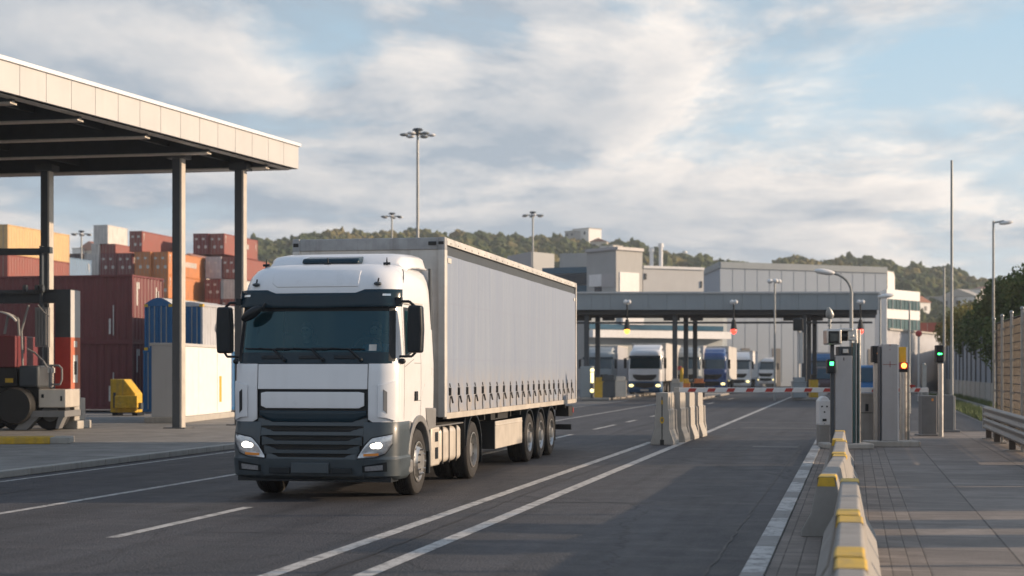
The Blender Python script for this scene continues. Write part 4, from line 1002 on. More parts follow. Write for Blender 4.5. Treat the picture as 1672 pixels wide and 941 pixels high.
b = MB(); GB(b, 690, GD+.12, 1433, GD+.12, 7.4, zb+.15, zt-.05); GB(b, 690, GD+.5, 1432, GD+.5, .4, zb-.3, zb+.14); GB(b, 690, GD+3.6, 1430, GD+3.6, .4, zb-.3, zb+.14); GB(b,690,GD+7.1,1430,GD+7.1,.4,zb-.3,zb+.14); b.build('roof_deck', 'deck', gate)
b = MB(); a = W(760,GD+1,Zp(527,GD)); c2 = W(1424,GD+1,Zp(526,GD)); b.tube(a, c2, .07); b.build('cross_rail', 'dark', gate)
for px, D in ((958,106),(976,109),(1102,106),(1120,109),(1135,112),(1313,106),(1321,109),(1330,112),(820,106),(838,110)):
    b = MB(); q = W(px, D); w = .15; b.box(q.x-w, q.x+w, q.y-w, q.y+w, 0, zb-.28); b.build('column', 'dark', gate)
b = MB()
for px in (1120, 1316, 976):
    GB(b, px-36, 108, px-10, 108, .3, zb-.62, zb-.42); GB(b, px+8, 108, px+28, 108, .3, zb-.62, zb-.42)
b.build('bracket_arm', 'dark', gate)
for px, mt, nm in ((1024,'orangelit','amber'),(1198,'redlit','left red'),(1405,'redlit','right red')):
    o = thing('hanging_signal', f'{nm} signal lamp hanging on a rod below the gate canopy', 'signal lamp', W(px, GD-.6, 0))
    zl = Zp(541, GD)
    b = MB(); b.tube((0,0,zl+.2),(0,0,Zp(497,GD)), .05); b.tube((0,0,zl+.1),(0,0,zl+.75), .22, .1); b.build('rod', 'black', o)
    b = MB(); b.ball((0,-.05,zl), .19, sq=(1,1,1.1)); b.build('lamp', mt, o, smooth=True)
    b = MB(); b.ball((-.1,-.1,Zp(494,GD)), .15); b.ball((.14,-.1,Zp(494,GD)), .14); b.tube((0,.5,Zp(497,GD)),(0,-.1,Zp(497,GD)),.04); b.build('sensor', 'whitewall', o, smooth=True)
def isl(px, D, w, l, h, m, name, label, cat, rz=0, bv=.04):
    b = MB(); b.box(-w/2, w/2, 0, l, 0, h); o = b.build(name, m, bevel=bv); o.location = W(px, D, 0); o.rotation_euler = (0,0,rz); return tag(o, label, cat)
for px in (972, 1120, 1318):
    b = MB(); q = W(px, 101); b.T = Matrix.Translation(q); b.box(-.9,.9,0,24,0,.16); o = struct(b.build('traffic_island', 'conc', bevel=.05))
isl(957,102,.8,.8,2.0,'panel','control_cabinet','grey control cabinet beside the trailer rear under the gate roof','cabinet').location.z=.16
def blk(name, label, cat, px, D, w, h, m, m2=None, z=.16):
    o = thing(name, label, cat, W(px, D, z), TH)
    b = MB(); b.box(-w/2, w/2, 0, .7, 0, h*.8); b.build('base', m, o, bevel=.03)
    b = MB(); b.box(-w/2+.08, w/2-.08, .1, .6, h*.8, h); b.box(-w/2-.03,w/2+.03,-.03,.73,h*.76,h*.8+.003); b.build('top', m2 or m, o, bevel=.02); return o
blk('ticket_machine','yellow ticket machine near the left gate column','ticket machine',978,101.5,.55,1.3,'yel')
blk('ticket_machine','dark ticket machine right of the yellow one','ticket machine',994,101.5,.85,1.45,'dark')
blk('ticket_machine','beige ticket machine left of the blue-bumpered truck','ticket machine',1014,104,.75,1.35,'tank')
blk('crash_block','pale concrete crash block left of the centre gate columns','crash block',1104,101.5,.62,1.2,'concl')
blk('crash_block','brown weathered crash block between the centre gate columns','crash block',1121,102,.45,1.2,'orangec','yel')
blk('crash_block','dark brown crash block beside the blue truck','crash block',1142,103,.7,1.2,'chassis','orangec')
blk('crash_block','grey crash block on the right-hand gate island','crash block',1306,101,.85,1.3,'panel')
blk('crash_block','yellow and black crash block on the right-hand gate island','crash block',1330,102,.5,1.5,'yel','chassis')
for px, lab, m1 in ((967,'yellow glowing marker post by the left gate column','litdim'),(1113,'white and yellow marker post with red cap by the centre gate columns','yel')):
    o = thing('marker_post', lab, 'marker post', W(px,101,.16)); b = MB(); b.tube((0,0,0),(0,0,1.9),.10); b.build('post', 'dark' if px==967 else 'whitec', o)
    b = MB()
    if px == 967: b.tube((0,-.05,.95),(0,-.05,1.6),.10); b.ball((0,-.05,1.75),.13); b.ball((0,-.08,.45),.13)
    else: b.tube((.0,0,1.0),(.0,0,1.9),.11); b.box(-.25,-.02,-.1,.1,1.75,2.0,1)
    b.build('marker_light', [m1,'red'], o)
# signal box and white post by right columns
o = thing('traffic_signal','dark signal head on a pale post beside the right gate columns','traffic signal',W(1304,103,.16)); b = MB(); b.tube((0,0,0),(0,0,4.3),.09); b.box(.1,.3,-.1,.1,2.2,4.2); b.build('post','whitec',o); b = MB(); b.box(-.35,.3,-.3,.1,4.3,5.1); b.build('signal_head','black',o,bevel=.08)

# ---------- distant trucks ----------
def truck2(px, D, cabm, bumm, trm, label, L_=12.0, lights=True, rz=None, grp='trucks queueing beyond the gate', trh=3.95, base=0):
    o = thing('queued_truck', label, 'truck', W(px, D, base), TROT if rz is None else rz, grp)
    b = MB(); patch(b, CABT, 0, 0, -NC, NC, len(zz)-1, zs=zz)
    oo = outline(CABT, 3.44, YS); r2 = [(-x, y, 3.44) for x, y in oo[::-1]]+[(x, y, 3.44) for x, y in oo[1:]]; b.grid([[(0,.9,3.455)]*len(r2), r2], 0, flip=True)
    patch(b, CABT, 1.10, 2.78, -NC, NC, 6); b.box(-1.18,1.18,2.26,2.28,1.1,3.42)
    rows = [[(x, y+.08*abs(x)**2, z-(.2 if abs(x)>1.0 else 0)) for x in (-1.1,-1,-.5,0,.5,1,1.1)] for y, z in ((.8,3.3),(1.0,3.5),(1.5,3.7),(2.28,3.8))]; b.grid(rows)
    c_ = b.build('cab', cabm, o, smooth=True)
    b = MB(); patch(b, CABT, 2.03, 2.8, -13, 13, 4, off=.012); b.build('windscreen', 'glassd', c_, smooth=True)
    b = MB(); zones(b, CABT, -1.3, 1.3, lambda s: 2.98, lambda s: 2.80, 20, 1, off=.06); b.build('sun_visor', 'navy' if cabm!='bluecab' else 'bluebumper', c_)
    for sg in (-1,1):
        b = MB(); b._a([(sg*1.222,.62,2.05),(sg*1.222,1.25,2.12),(sg*1.20,1.25,2.76),(sg*1.20,.62,2.76)], [(0,1,2,3),(3,2,1,0)]); b.build('side_window', 'glassd', c_)
        b = MB(); b.box(min(sg*1.36,sg*1.56), max(sg*1.36,sg*1.56), .28,.44,2.05,2.8); b.box(min(sg*1.2,sg*1.4), max(sg*1.2,sg*1.4), .32,.38,2.8,2.84); b.build('mirror', 'black', o, bevel=.03)
        b = MB(); zones(b, BUMT, .78 if sg>0 else -1.18, 1.18 if sg>0 else -.78, lin((.7,.86),(1.18,.92)), lin((.7,.70),(1.18,.72)), 6, 2, off=.012); hl = b.build('headlight', 'headl', o)
        if lights: b = MB(); b.ball(at(BUMT, sg*.98, .80, .02), .15, sq=(1.2,.35,.7)); b.build('headlamp_bulb', 'litdim', hl)
        for y, s2 in ((1.4,.3),(5.1,.6),(9.6,.38),(10.9,.38)):
            b = MB(); r=.5; b.lathe([(0,-s2/2),(.47,-s2/2),(.5,-s2/2+.04),(.5,s2/2-.04),(.47,s2/2),(0,s2/2)], (sg*(1.22-s2/2), y, r), 22); w_ = b.build('wheel', 'rubber', o, smooth=True)
            b = MB(); b.lathe([(0,sg*(s2/2+.02)),(.28,sg*(s2/2+.01))], (sg*(1.22-s2/2), y, r), 16); b.build('rim', 'alu', w_)
    b = MB(); zones(b, CABT, -.86, .86, lin((0,1.56),(.86,1.6)), lin((0,1.18),(.6,1.18),(.86,1.45)), 10, 3, off=.02); b.build('upper_grille', 'chassis', o)
    b = MB(); patch(b, BUMT, .3, 1.12, -19, 19, 6, ys=[.8]); b.build('bumper', bumm, o, smooth=True)
    b = MB(); zones(b, BUMT, -.7, .7, lin((0,1.0),(.7,1.0)), lin((0,.6),(.7,.7)), 8, 2, off=.02); b.build('grille', 'chassis', o)
    b = MB(); b.box(-.3,.3,-.09,-.06,.40,.54); b.build('number_plate', 'marking', o)
    b = MB(); b.box(-.5,.5,1.2,3+L_,.7,1.1); b.box(-1.2,1.2,2.6,3.6,.4,.9); b.build('chassis', 'chassis', o)
    b = MB(); b.box(-1.27,1.27,3.0,3+L_,1.12,trh); t_ = b.build('trailer_box', trm, o, bevel=.03)
    b = MB()
    for z in (1.12, trh-.1): b.box(1.271,1.285,3.0,3+L_,z,z+.1)
    b.box(-1.28,1.28,2.985,2.999,trh-.12,trh); b.build('trailer_rail', 'rail', t_)
    return o
truck2(1052.5,116,'white','bluebumper','whitec','white truck with blue bumper and lit headlamps under the gate canopy')
truck2(975,128,'panel','slate','palec','dull grey truck and trailer half hidden behind the left gate columns', lights=False)
truck2(1161,131,'bluecab','bluecab','whitec','deep blue truck waiting between the centre gate columns')
truck2(1205,160,'white','white','whitewall','white truck with sunlit white trailer behind the deep blue one', L_=13.6)
truck2(1250,192,'white','white','palec','white truck farther back, its lit headlamp beside the slim lamp post')
truck2(1276,245,'greyblue','slate','whitec','faint blue grey truck farthest back in the queue', lights=False)
truck2(1343,175,'bluec','white','greyblue','blue lorry standing right of the right gate columns', lights=False)
truck2(1118,128,'panel','slate','palec','grey truck with pale trailer directly left of the deep blue truck', lights=False)
def van(px, D, m1, label, w=1.9, h=2.2, l=4.8):
    o = thing('parked_van', label, 'van', W(px, D, 0), TROT)
    b = MB(); prof = [(0,.35),(0,.95),(.75,1.15),(1.35,h*.95),(1.7,h),(l,h),(l,.35)]; b.extr(prof, -w/2, w/2); bd = b.build('body', m1, o, bevel=.08, smooth=True)
    b = MB(); b._a([(-w/2+.12,.78,1.22),(w/2-.12,.78,1.22),(w/2-.2,1.27,h*.93),(-w/2+.2,1.27,h*.93)], [(0,1,2,3)]); ob = b.build('windscreen','glassd',bd); ob.location.y = -.03; ob.location.z=.01
    for sg in (-1,1):
        b = MB(); b.box(min(sg*.55,sg*.85),max(sg*.55,sg*.85),-.03,.02,.7,.88); b.build('headlight','headl',bd)
        for y in (.9,l-.9): b = MB(); b.lathe([(0,-.1),(.31,-.1),(.34,-.07),(.34,.07),(.31,.1),(0,.1)], (sg*(w/2-.08),y,.34), 18); b.build('wheel','rubber',o)
    return o
van(1418,92,'bluec','dark blue van seen between the camera pillar and the signal post')
van(1350,128,'darkc','small dark van beyond the right gate columns')
# ================= BUILDINGS =================
def bld(label, cat='building', name='industrial_building'): return thing(name, label, cat, (0,0,0))
def P2(px, D): return tuple(W(px, D)[:2])
def wallq(b, pA, pB, z0, z1, out=.06, mi=0, th=.06):
    """thin slab on the face A->B (outward = right-hand normal towards the camera side)"""
    a, c2 = Vector(pA), Vector(pB); d = (c2-a).normalized(); n = Vector((d.y, -d.x))
    if n.dot(-((a+c2)/2)) < 0: n = -n
    b.prism([tuple(a+n*.003), tuple(c2+n*.003), tuple(c2+n*out), tuple(a+n*out)], z0, z1, mi)
def lerp(a, b, t): return (a[0]+(b[0]-a[0])*t, a[1]+(b[1]-a[1])*t)
# big shed
o = bld('huge plain grey shed behind the gate canopy, widest building', name='warehouse')
a, c2, e = P2(1176,190), P2(1448,200), P2(1148,205)
zt = Zp(431,190)
b = MB(); far1 = (c2[0]-8, c2[1]+60); b.prism([a, c2, (c2[0]-16, c2[1]+40), (e[0]+10, e[1]+40), e], 0, zt); b.build('wall', 'shedwall', o)
b = MB(); wallq(b, a, c2, zt-.5, zt+.25, .15); wallq(b, e, a, zt-.5, zt+.25, .15); b.build('roof_edge', 'panel', o)
b = MB()
for k in range(1, 14): p = lerp(a, c2, k/14); q = lerp(a, c2, k/14+.0012); wallq(b, p, q, .5, zt-.6, .03)
b.build('panel_joint', 'panel', o)
b = MB(); 
for t in (.12,.3,.48,.7,.88): wallq(b, lerp(a,c2,t), lerp(a,c2,t+.05), 0, 4.6, .05)
b.build('dock_door', 'cabd', o)
# office block at right
o = bld('low office block with white roof band and green glass strips right of the grey shed', name='office_building')
a, c2 = P2(1448,150), P2(1502,156); zt = Zp(472,150)
b = MB(); b.prism([a, c2, (c2[0]-1,c2[1]+9), (a[0]-1,a[1]+9)], 0, zt); b.build('wall', 'whitewall', o)
for py0, py1 in ((504,488),(538,520),(566,552)):
    for k in range(4):
        b = MB(); wallq(b, lerp(a,c2,.02+k*.245), lerp(a,c2,.02+k*.245+.225), Zp(py0,150), Zp(py1,150), .08); w_ = b.build('window', 'teal', o)
        b = MB(); wallq(b, lerp(a,c2,.02+k*.245+.11), lerp(a,c2,.02+k*.245+.12), Zp(py0,150), Zp(py1,150), .14); b.build('mullion', 'panel', w_)
o = bld('narrow white stair tower at the right end of the grey shed', name='stair_tower')
b = MB(); b.prism([P2(1449,170),P2(1459,172),P2(1461,180),P2(1450,178)], 0, Zp(443,170)); b.build('wall', 'whitewall', o)
b = MB(); b.prism([P2(1448.5,169.8),P2(1459.6,171.8),P2(1461.5,180.2),P2(1449.6,178.2)], Zp(443,170), Zp(442,170)); b.build('roof', 'panel', o)
# stone cluster
o = bld('square grey office tower with one sunlit pale face, left of the grey shed', name='office_tower')
cA, cL, cR = P2(1006,150), P2(958,153.5), P2(1049,152.5); zt = Zp(408,150)
back = (cL[0]+cR[0]-cA[0], cL[1]+cR[1]-cA[1])
b = MB(); b.prism([cA, cR, back, cL], 0, zt); b.build('wall', 'stonew', o)
b = MB(); wallq(b, lerp(cL,cA,.10), lerp(cL,cA,.52), Zp(466,150), Zp(446,150), .07, 0); wallq(b, lerp(cL,cA,.52), lerp(cL,cA,.97), Zp(468,150), Zp(446,150), .05, 1); wallq(b, lerp(cL,cA,.28), lerp(cL,cA,.52), Zp(480,150), Zp(467,150), .05, 2)
wallq(b, lerp(cA,cR,.12), lerp(cA,cR,.85), Zp(481,150), Zp(444,150), .08, 0); b.build('window', ['whitewall','cab','dark'], o)
b = MB(); wallq(b, cL, cA, zt, zt+.3, .2); wallq(b, cA, cR, zt, zt+.3, .2); b.build('parapet', 'cab', o)
o = bld('long low cream wing with sunlit wall right of the square tower', name='office_wing')
a, c2 = P2(1050,152.6), P2(1149,155.5); zt = Zp(437.5,152)
b = MB(); b.prism([a, c2, (c2[0]-4,c2[1]+16), (a[0]-4,a[1]+16)], 0, zt); b.build('wall', 'cream', o)
b = MB(); wallq(b, a, c2, zt, zt+.25, .15); b.build('parapet', 'whitewall', o)
b = MB(); wallq(b, lerp(a,c2,.02), lerp(a,c2,.05), Zp(456,152), Zp(446,152), .1); wallq(b, lerp(a,c2,.95), lerp(a,c2,.965), Zp(467,152), Zp(456,152), .1)
wallq(b, lerp(a,c2,.0), lerp(a,c2,1), Zp(530,152), Zp(520,152), .1); b.build('vent', 'dark', o)
for px, py in ((1064,411),(1079,404)):
    f = thing('chimney', f'{"shorter left" if px==1064 else "taller right"} pale flue standing on the cream wing', 'chimney', W(px, 160, zt)); b = MB(); b.tube((0,0,0),(0,0,Zp(py,160)-zt), .2); b.tube((0,0,Zp(py,160)-zt),(0,0,Zp(py,160)-zt+.4), .3, .26); b.build('flue', 'whitewall', f)
o = bld('grey block with blue glass band directly left of the square tower', name='office_building')
a, c2 = P2(886,158), P2(961,156)
b = MB(); b.prism([a, c2, (c2[0],c2[1]+14), (a[0],a[1]+14)], 0, Zp(437,157)); b.prism([P2(914,158),P2(960.5,157),P2(960.5,172),P2(914,172)], Zp(437,157)+.01, Zp(413,157)); b.build('wall', 'stonew', o)
b = MB(); wallq(b, a, c2, Zp(447,157), Zp(437,157), .12, 0); wallq(b, a, c2, Zp(466,157), Zp(448,157), .12, 1); wallq(b, a, c2, Zp(482,157), Zp(467,157), .12, 0); b.build('window', ['blueglass','dark'], o)
o = bld('small block with blue shaded face and sunlit pale face above the trailer rear', name='workshop')
cA, cL, cR = P2(868,175), P2(828,182), P2(905,178.5)
b = MB(); b.prism([cA, cR, (cL[0]+cR[0]-cA[0], cL[1]+cR[1]-cA[1]), cL], 0, Zp(412,175)); b.build('wall', 'blockw', o)
b = MB(); b.prism([cA, cR, (cL[0]+cR[0]-cA[0], cL[1]+cR[1]-cA[1]), cL], Zp(412,175), Zp(411,175)); b.build('roof', 'blockw', o)
# behind the gate: mixed fronts seen under the canopy
o = bld('pale goods hall with glass band seen under the gate canopy', name='goods_hall')
a, c2 = P2(955,135), P2(1180,143)
b = MB(); b.prism([a, c2, (c2[0],c2[1]+5), (a[0],a[1]+5)], 0, Zp(512,137)); b.build('wall', 'panel', o)
b = MB(); wallq(b, a, c2, Zp(538,137), Zp(530,137), .1, 0); wallq(b, a, c2, Zp(552,137), Zp(540,137), 1.2, 1); wallq(b, lerp(a,c2,.25), lerp(a,c2,.40), Zp(530,137), Zp(513,137), .3, 1); b.build('window_band', ['blueglass','whitewall'], o)
o = bld('white boundary wall running right of the gate toward the fence', 'wall', 'boundary_wall')
a, c2 = P2(1449,128), P2(1552,150)
b = MB(); b.prism([a, c2, (c2[0],c2[1]+.4), (a[0],a[1]+.4)], 0, Zp(541,132)); b.build('wall_panel', 'palec', o)
b = MB(); wallq(b, a, c2, Zp(541,132), Zp(541,132)+.15, .2); b.build('coping', 'concl', o)
container(W(1552,165,0), 3.6, Zp(527,165)-2.0, 12.2, 'redbrown', 'red container on the right behind the white boundary wall, beside the tallest pole', None).location.z = Zp(527,165)-(Zp(527,165)-2.0)
container(W(1525,172,0), 3.4, Zp(528,172)-2.0, 12.2, 'darkred', 'darker red container left of the red one behind the white boundary wall', None).location.z = 2.0
o = thing('loading_dock', 'concrete loading dock carrying two red containers behind the white boundary wall', 'dock', W(1530,164)); b = MB(); b.box(-6,8,0,24,0,1.99); b.box(-6.2,8.2,-.2,-.01,1.7,2.0); b.build('dock_wall','conc',o)
o = thing('round_signal', 'red ball signal on a pale post right of the cabinets row', 'signal', W(1500,98)); z = Zp(545,98)
b = MB(); b.tube((0,0,0),(0,0,z-.2), .06); b.build('post','whitec',o); b = MB(); b.ball((0,0,z), .2); b.build('ball','red',o,smooth=True)

# ================= HILLS =================
RPX = [-1500,0,120,330,430,450,520,560,620,660,700,760,820,870,930,1000,1060,1130,1200,1300,1380,1440,1500,1560,1620,1672,2200,3200]
RPY = [442, 440, 437, 430, 418, 418, 413, 408, 407, 403, 399, 400, 407, 412, 420, 426, 432, 440, 449, 445, 449, 454, 462, 473, 482, 491, 501, 463]
def ridge(px): return float(np.interp(px, RPX, RPY))
def hillz(px, D):
    zr = H+(HY-ridge(px))*760/F; t = max(0, min(1, (D-300)/460)); t = t*t*(3-2*t)
    if D > 760: t = 1-.3*(D-760)/300
    return zr*t + 1.5*math.sin(px*.013+D*.02)*t + .8*math.sin(px*.05)*t - .05
rows = []
for i in range(40):
    D = 290+i*20; rows.append([W(px, D, hillz(px, D)) for px in range(-1500, 3201, 25)])
b = MB(); b.grid(rows); hm, N, L, bs = nodes('hill_ground'); tc = N.new('ShaderNodeTexCoord').outputs['Object']
c = mixc(N, L, mrg(N, L, nz(N, L, tc, .012, 6, .6), .42, .6, 0, 1), (.06,.065,.025), (.17,.135,.06)); L.new(c, bs.inputs['Base Color']); bs.inputs['Roughness'].default_value = .9
struct(b.build('hills', hm, smooth=True))
# woodland: many leafy lumps
def ico(sub):
    import bmesh
    bm = bmesh.new(); bmesh.ops.create_icosphere(bm, subdivisions=sub, radius=1); v = np.array([x.co[:] for x in bm.verts]); f = np.array([[q.index for q in p.verts] for p in bm.faces]); bm.free(); return v, f
iv, if_ = ico(3)
def foliage_mat(name, cols, sc_, rough=.85, fine=.5):
    m, N, L, b = nodes(name); tc = N.new('ShaderNodeTexCoord').outputs['Object']
    a = nz(N, L, tc, sc_, 4, .6); f2 = nz(N, L, tc, fine, 6, .75)
    c = mixc(N, L, mrg(N, L, a, .40, .50, 0, 1), cols[0], cols[1]); c = mixc(N, L, mrg(N, L, a, .52, .60, 0, 1), c, cols[2])
    c = mixc(N, L, mrg(N, L, f2, .35, .7, 0, .6), c, tuple(x*.4 for x in cols[0])); L.new(c, b.inputs['Base Color']); b.inputs['Roughness'].default_value = rough; b.inputs['Specular IOR Level'].default_value = .15; return m
fm_ = foliage_mat('woodland_leaves', [(.06,.085,.032),(.105,.12,.045),(.20,.165,.065)], .03)
rng = np.random.default_rng(3); VV = []; FF = []; nv = 0
def clear(px, D):   # meadow strips stay open
    return math.sin(px*.011+1)*.6+math.sin(D*.021+px*.004)*.6 > .78
cnt = 0
while cnt < 3400:
    px = rng.uniform(380, 1760); D = rng.uniform(420, 790) if rng.random() < .75 else 740+rng.uniform(0,40)
    if clear(px, D) and D < 700: continue
    cnt += 1; r = rng.uniform(1.4, 4.2)*(1 if D<700 else .85); z = hillz(px, D); q = W(px, D, z)
    k1, k2, k3 = rng.uniform(1.5,4,3); ph = rng.uniform(0,6,3)
    n_ = 1+.22*np.sin(iv[:,0]*k1*2+ph[0])*np.sin(iv[:,1]*k2*2+ph[1])+.16*np.sin(iv[:,2]*k3*3+ph[2]+iv[:,0]*5)+rng.uniform(-.13,.13,len(iv))
    v = iv*n_[:,None]*np.array([r,r,r*rng.uniform(.75,1.2)])+np.array([q.x,q.y,q.z+r*.5]); VV.append(v); FF.append(if_+nv); nv += len(iv)
VV = np.vstack(VV); FF = np.vstack(FF)
me = bpy.data.meshes.new('hillside_woodland'); me.from_pydata(VV.tolist(), [], FF.tolist()); me.materials.append(fm_)
o = bpy.data.objects.new('hillside_woodland', me); col.objects.link(o); o['kind'] = 'stuff'; tag(o, 'far mixed woodland covering the hillside behind the buildings', 'woodland')
# houses on the hill
def house(px, D, w, l, h, label, wallm='whitewall', roofm='roofred', flat=False, rz=0, zoff=0):
    z = hillz(px, D)+zoff; o = thing('hill_house', label, 'house', W(px, D, z), rz)
    b = MB(); b.box(-w/2, w/2, 0, l, -4, h); wl = b.build('wall', wallm, o)
    b = MB()
    if flat: b.box(-w/2-.2, w/2+.2, -.2, l+.2, h, h+.3)
    else: b.extr([(-w/2-.4,h),(w/2+.4,h),(0,h+w*.22)], -.4, l+.4, 'y')
    b.build('roof', roofm if not flat else 'concl', o)
    b = MB(); n = max(2, int(w/4))
    for k in range(n): x = -w/2+w*(k+.5)/n; b.box(x-.6, x+.6, -.06, -.003, h*.35, h*.7)
    b.build('window', 'dark', wl)
for a in ((948,700,10,8,4.0,'large white block on the hilltop above the office tower','whitewall','roofred',True,R(-35),6.0),
 (930,700,6,6,3,'smaller blue shaded block beside the white hilltop block','blockw','roofred',True,R(-35),5.0),
 (990,640,7,6,3.5,'small white house right of the hilltop block','whitewall','roofred',True,R(-30),3),
 (977,680,7,6,3.5,'pinkish house between hilltop block and small white house','tank','roofred',False,0,2.5),
 (952,600,6,6,3.5,'beige house below the hilltop block','tank','tanc',False,0,2),
 (1484,470,7,8,3.5,'red roofed house on the slope right of the stair tower','tank','roofred',False,.4,3),
 (1503,500,9,8,4,'long tiled house right of the red roofed one','whitewall','roofred',False,.8,2.5),
 (1532,520,10,8,4,'grey blue house with flat roof above the slatted fence','blockw','roofred',True,-.3,2.5),
 (1564,520,12,9,4,'broad pale house left of the short-arm lamp post','whitewall','concl',False,-.4,3.5),
 (1581,540,9,8,5,'white gabled house behind the yellow tree','whitewall','roofred',True,-.5,3.5),
 (1612,560,8,8,4,'tiled house nearest the short-arm lamp post','tank','roofred',False,.3,3),
 (1156,560,6,6,3,'tiny white house above the left corner of the grey shed','whitewall','roofred',True,-.4,4),
 (118,560,16,10,2.2,'pale town house among the container stacks, left one','whitewall','roofred',False,-.4,4),
 (126,600,4,4,6,'slim white tower among the container stacks','whitewall','roofred',True,0,4),
 (146,600,16,10,2.6,'pale town house among the container stacks, right one','tank','roofred',False,-.4,6),
 (308,560,12,10,3.4,'cream house glimpsed right of the dark canopy post','tank','roofred',False,-.4,5),
 (432,420,9,9,4,'cream house at the foot of the hill beside the red container','tank','concl',True,-.4,2.5)): house(*a)
o = thing('radio_mast', 'thin pale mast on the ridge right of the flues', 'mast', W(1118,740,hillz(1118,740))); b = MB(); b.tube((0,0,-2),(0,0,8),.5,.35); b.tube((0,0,8),(0,0,9),1.3,1.0); b.build('pole','whitewall',o)

# ================= NEAR TREES =================
def tree(px, D, h, cr, label, cols, n=16000, base=0, seed=1, off=(0,0)):
    o = thing('broadleaf_tree', label, 'tree', W(px, D, base)); rg = np.random.default_rng(seed)
    b = MB(); b.tube((0,0,-.1),(0,0,h*.35), .22,.16); 
    lobes = []
    for k in range(16):
        a = rg.uniform(0,6.28); e = rg.uniform(.25,1); rr = cr*rg.uniform(.25,.75)*math.sin(math.pi*min(.95,e*.8+.15)); c = np.array([rr*math.cos(a), rr*math.sin(a), h*(.12+.72*e)]); lobes.append((c, cr*rg.uniform(.28,.5)))
        b.tube((0,0,h*.3*e), tuple(c), .09, .03, 6)
    b.build('trunk', mat('bark'+str(seed), (.09,.07,.05), .9), o)
    V = []; Fc = []
    for i in range(n):
        c, r = lobes[rg.integers(len(lobes))]; d = rg.normal(size=3); d /= np.linalg.norm(d); p = c+d*r*(rg.uniform(.55,1.08))
        if p[2] < .2: continue
        s = rg.uniform(.07,.15); u = rg.normal(size=3); u /= np.linalg.norm(u); w = np.cross(u, rg.normal(size=3)); w /= np.linalg.norm(w); k = len(V)
        V += [p-u*s, p+w*s*.6, p+u*s, p-w*s*.6]; Fc.append((k,k+1,k+2,k+3))
    me = bpy.data.meshes.new('crown'); me.from_pydata([tuple(v) for v in V], [], Fc); me.materials.append(foliage_mat('leaves'+str(seed), cols, .5, fine=2.0))
    q = bpy.data.objects.new('crown', me); col.objects.link(q); q.parent = o
dk = [(.065,.10,.036),(.11,.15,.05),(.18,.19,.06)]; yl = [(.13,.15,.04),(.27,.24,.07),(.40,.31,.09)]
tree(1580,134,8.2,3.0,'yellowish green tree just left of the dark trees behind the fence', yl, 14000, seed=2)
tree(1612,115,7.2,2.8,'dark green tree between the yellowish tree and the tallest dark tree', dk, 16000, seed=3)
tree(1652,100,8.2,3.2,'tallest dark green tree at the right edge behind the fence', dk, 22000, seed=4)
tree(1700,88,7.6,3.4,'dark green tree at the picture edge right of the tallest dark tree', dk, 20000, seed=5)
tree(1595,170,7.5,3.2,'pale green tree behind the yellowish one', yl, 12000, seed=6)
tree(1560,230,11.0,5,'distant green tree behind the red containers', [(.05,.07,.025),(.07,.09,.03),(.12,.11,.04)], 12000, seed=7)
tree(1525,260,10.0,5,'distant olive tree above the darker red container', [(.05,.07,.025),(.07,.09,.03),(.12,.11,.04)], 12000, seed=8)

# ================= FENCES =================
fe = thing('slatted_fence', 'tall blue-grey vertical slat fence on a concrete base wall receding at the right', 'fence', (0,0,0))
b = MB()
y = 85.0
while y < 300: b.box(7.5, 7.72, y, y+3.9, 0, 1.18); b.box(7.46, 7.76, y+3.9, y+4.0, 0, 1.2); y += 4
b.build('base_wall', 'concl', fe)
b = MB(); y = 85.0; k = 0
while y < 300: b.box(7.57, 7.60+.03*(k%2), y, y+.33, 1.181, 3.9+.0*k); y += .36; k += 1
b.build('slat_panel', 'fencebl', fe)
b = MB(); y = 85.0
while y < 300: b.box(7.48, 7.66, y-.06, y+.06, 1.18, 3.98); y += 4
b.build('fence_post', 'steel', fe)
ms = thing('mesh_fence', 'tall tan screened wire mesh fence with thin posts behind the guardrail at the right edge', 'fence', (0,0,0))
b = MB(); b.grid([[(3.80, y, .1) for y in (33.5,45.0)],[(3.80, y, 3.12) for y in (33.5,45.0)]]); b.build('screen', 'screenm', ms)
b = MB(); zz_l = [.15+.2*k for k in range(16)]
for z in zz_l: b.tube((3.76,33.5,z),(3.76,45.0,z), .012, n=4)
y = 33.5
while y < 45: b.box(3.752,3.758,y,y+.007,.1,3.15); y += .1
b.build('wire_mesh', 'galvd', ms)
for k in range(5):
    b = MB(); y = 45.0-2.5*k; b.tube((3.70,y,0),(3.70,y,3.25), .035, n=8); b.ball((3.70,y,3.27),.05); 
    for z in (.5,1.3,2.1,2.9): b.box(3.66,3.77,y-.05,y+.05,z,z+.06)
    b.build('fence_post', 'galv', ms)
gr = thing('guardrail', 'double corrugated steel guardrail running below the mesh fence', 'guardrail', (0,0,0))
def wbeam(z0, z1, y0, y1):
    h = z1-z0; pr = [(0,z0),(-.05,z0+h*.12),(-.06,z0+h*.25),(-.01,z0+h*.42),(-.01,z0+h*.58),(-.06,z0+h*.75),(-.05,z0+h*.88),(0,z1)]
    m = MB(); m.grid([[(3.45+a, y0, z) for a, z in pr], [(3.45+a, y1, z) for a, z in pr]]); return m
y = 28.0
while y < 44.5:
    for z0, z1 in ((.30,.60),(.62,.92)): wbeam(z0, z1, y, y+4.18).build('rail', 'railg', gr, solid=.006, smooth=True)
    y += 4.2
for y in (30,34,38,42,44.5):
    b = MB(); b.box(3.46,3.60,y-.06,y+.06,0,.86); b.box(3.35,3.75,y-.2,y+.2,0,.06,1); b.build('rail_post', ['galvd','conc'], gr)
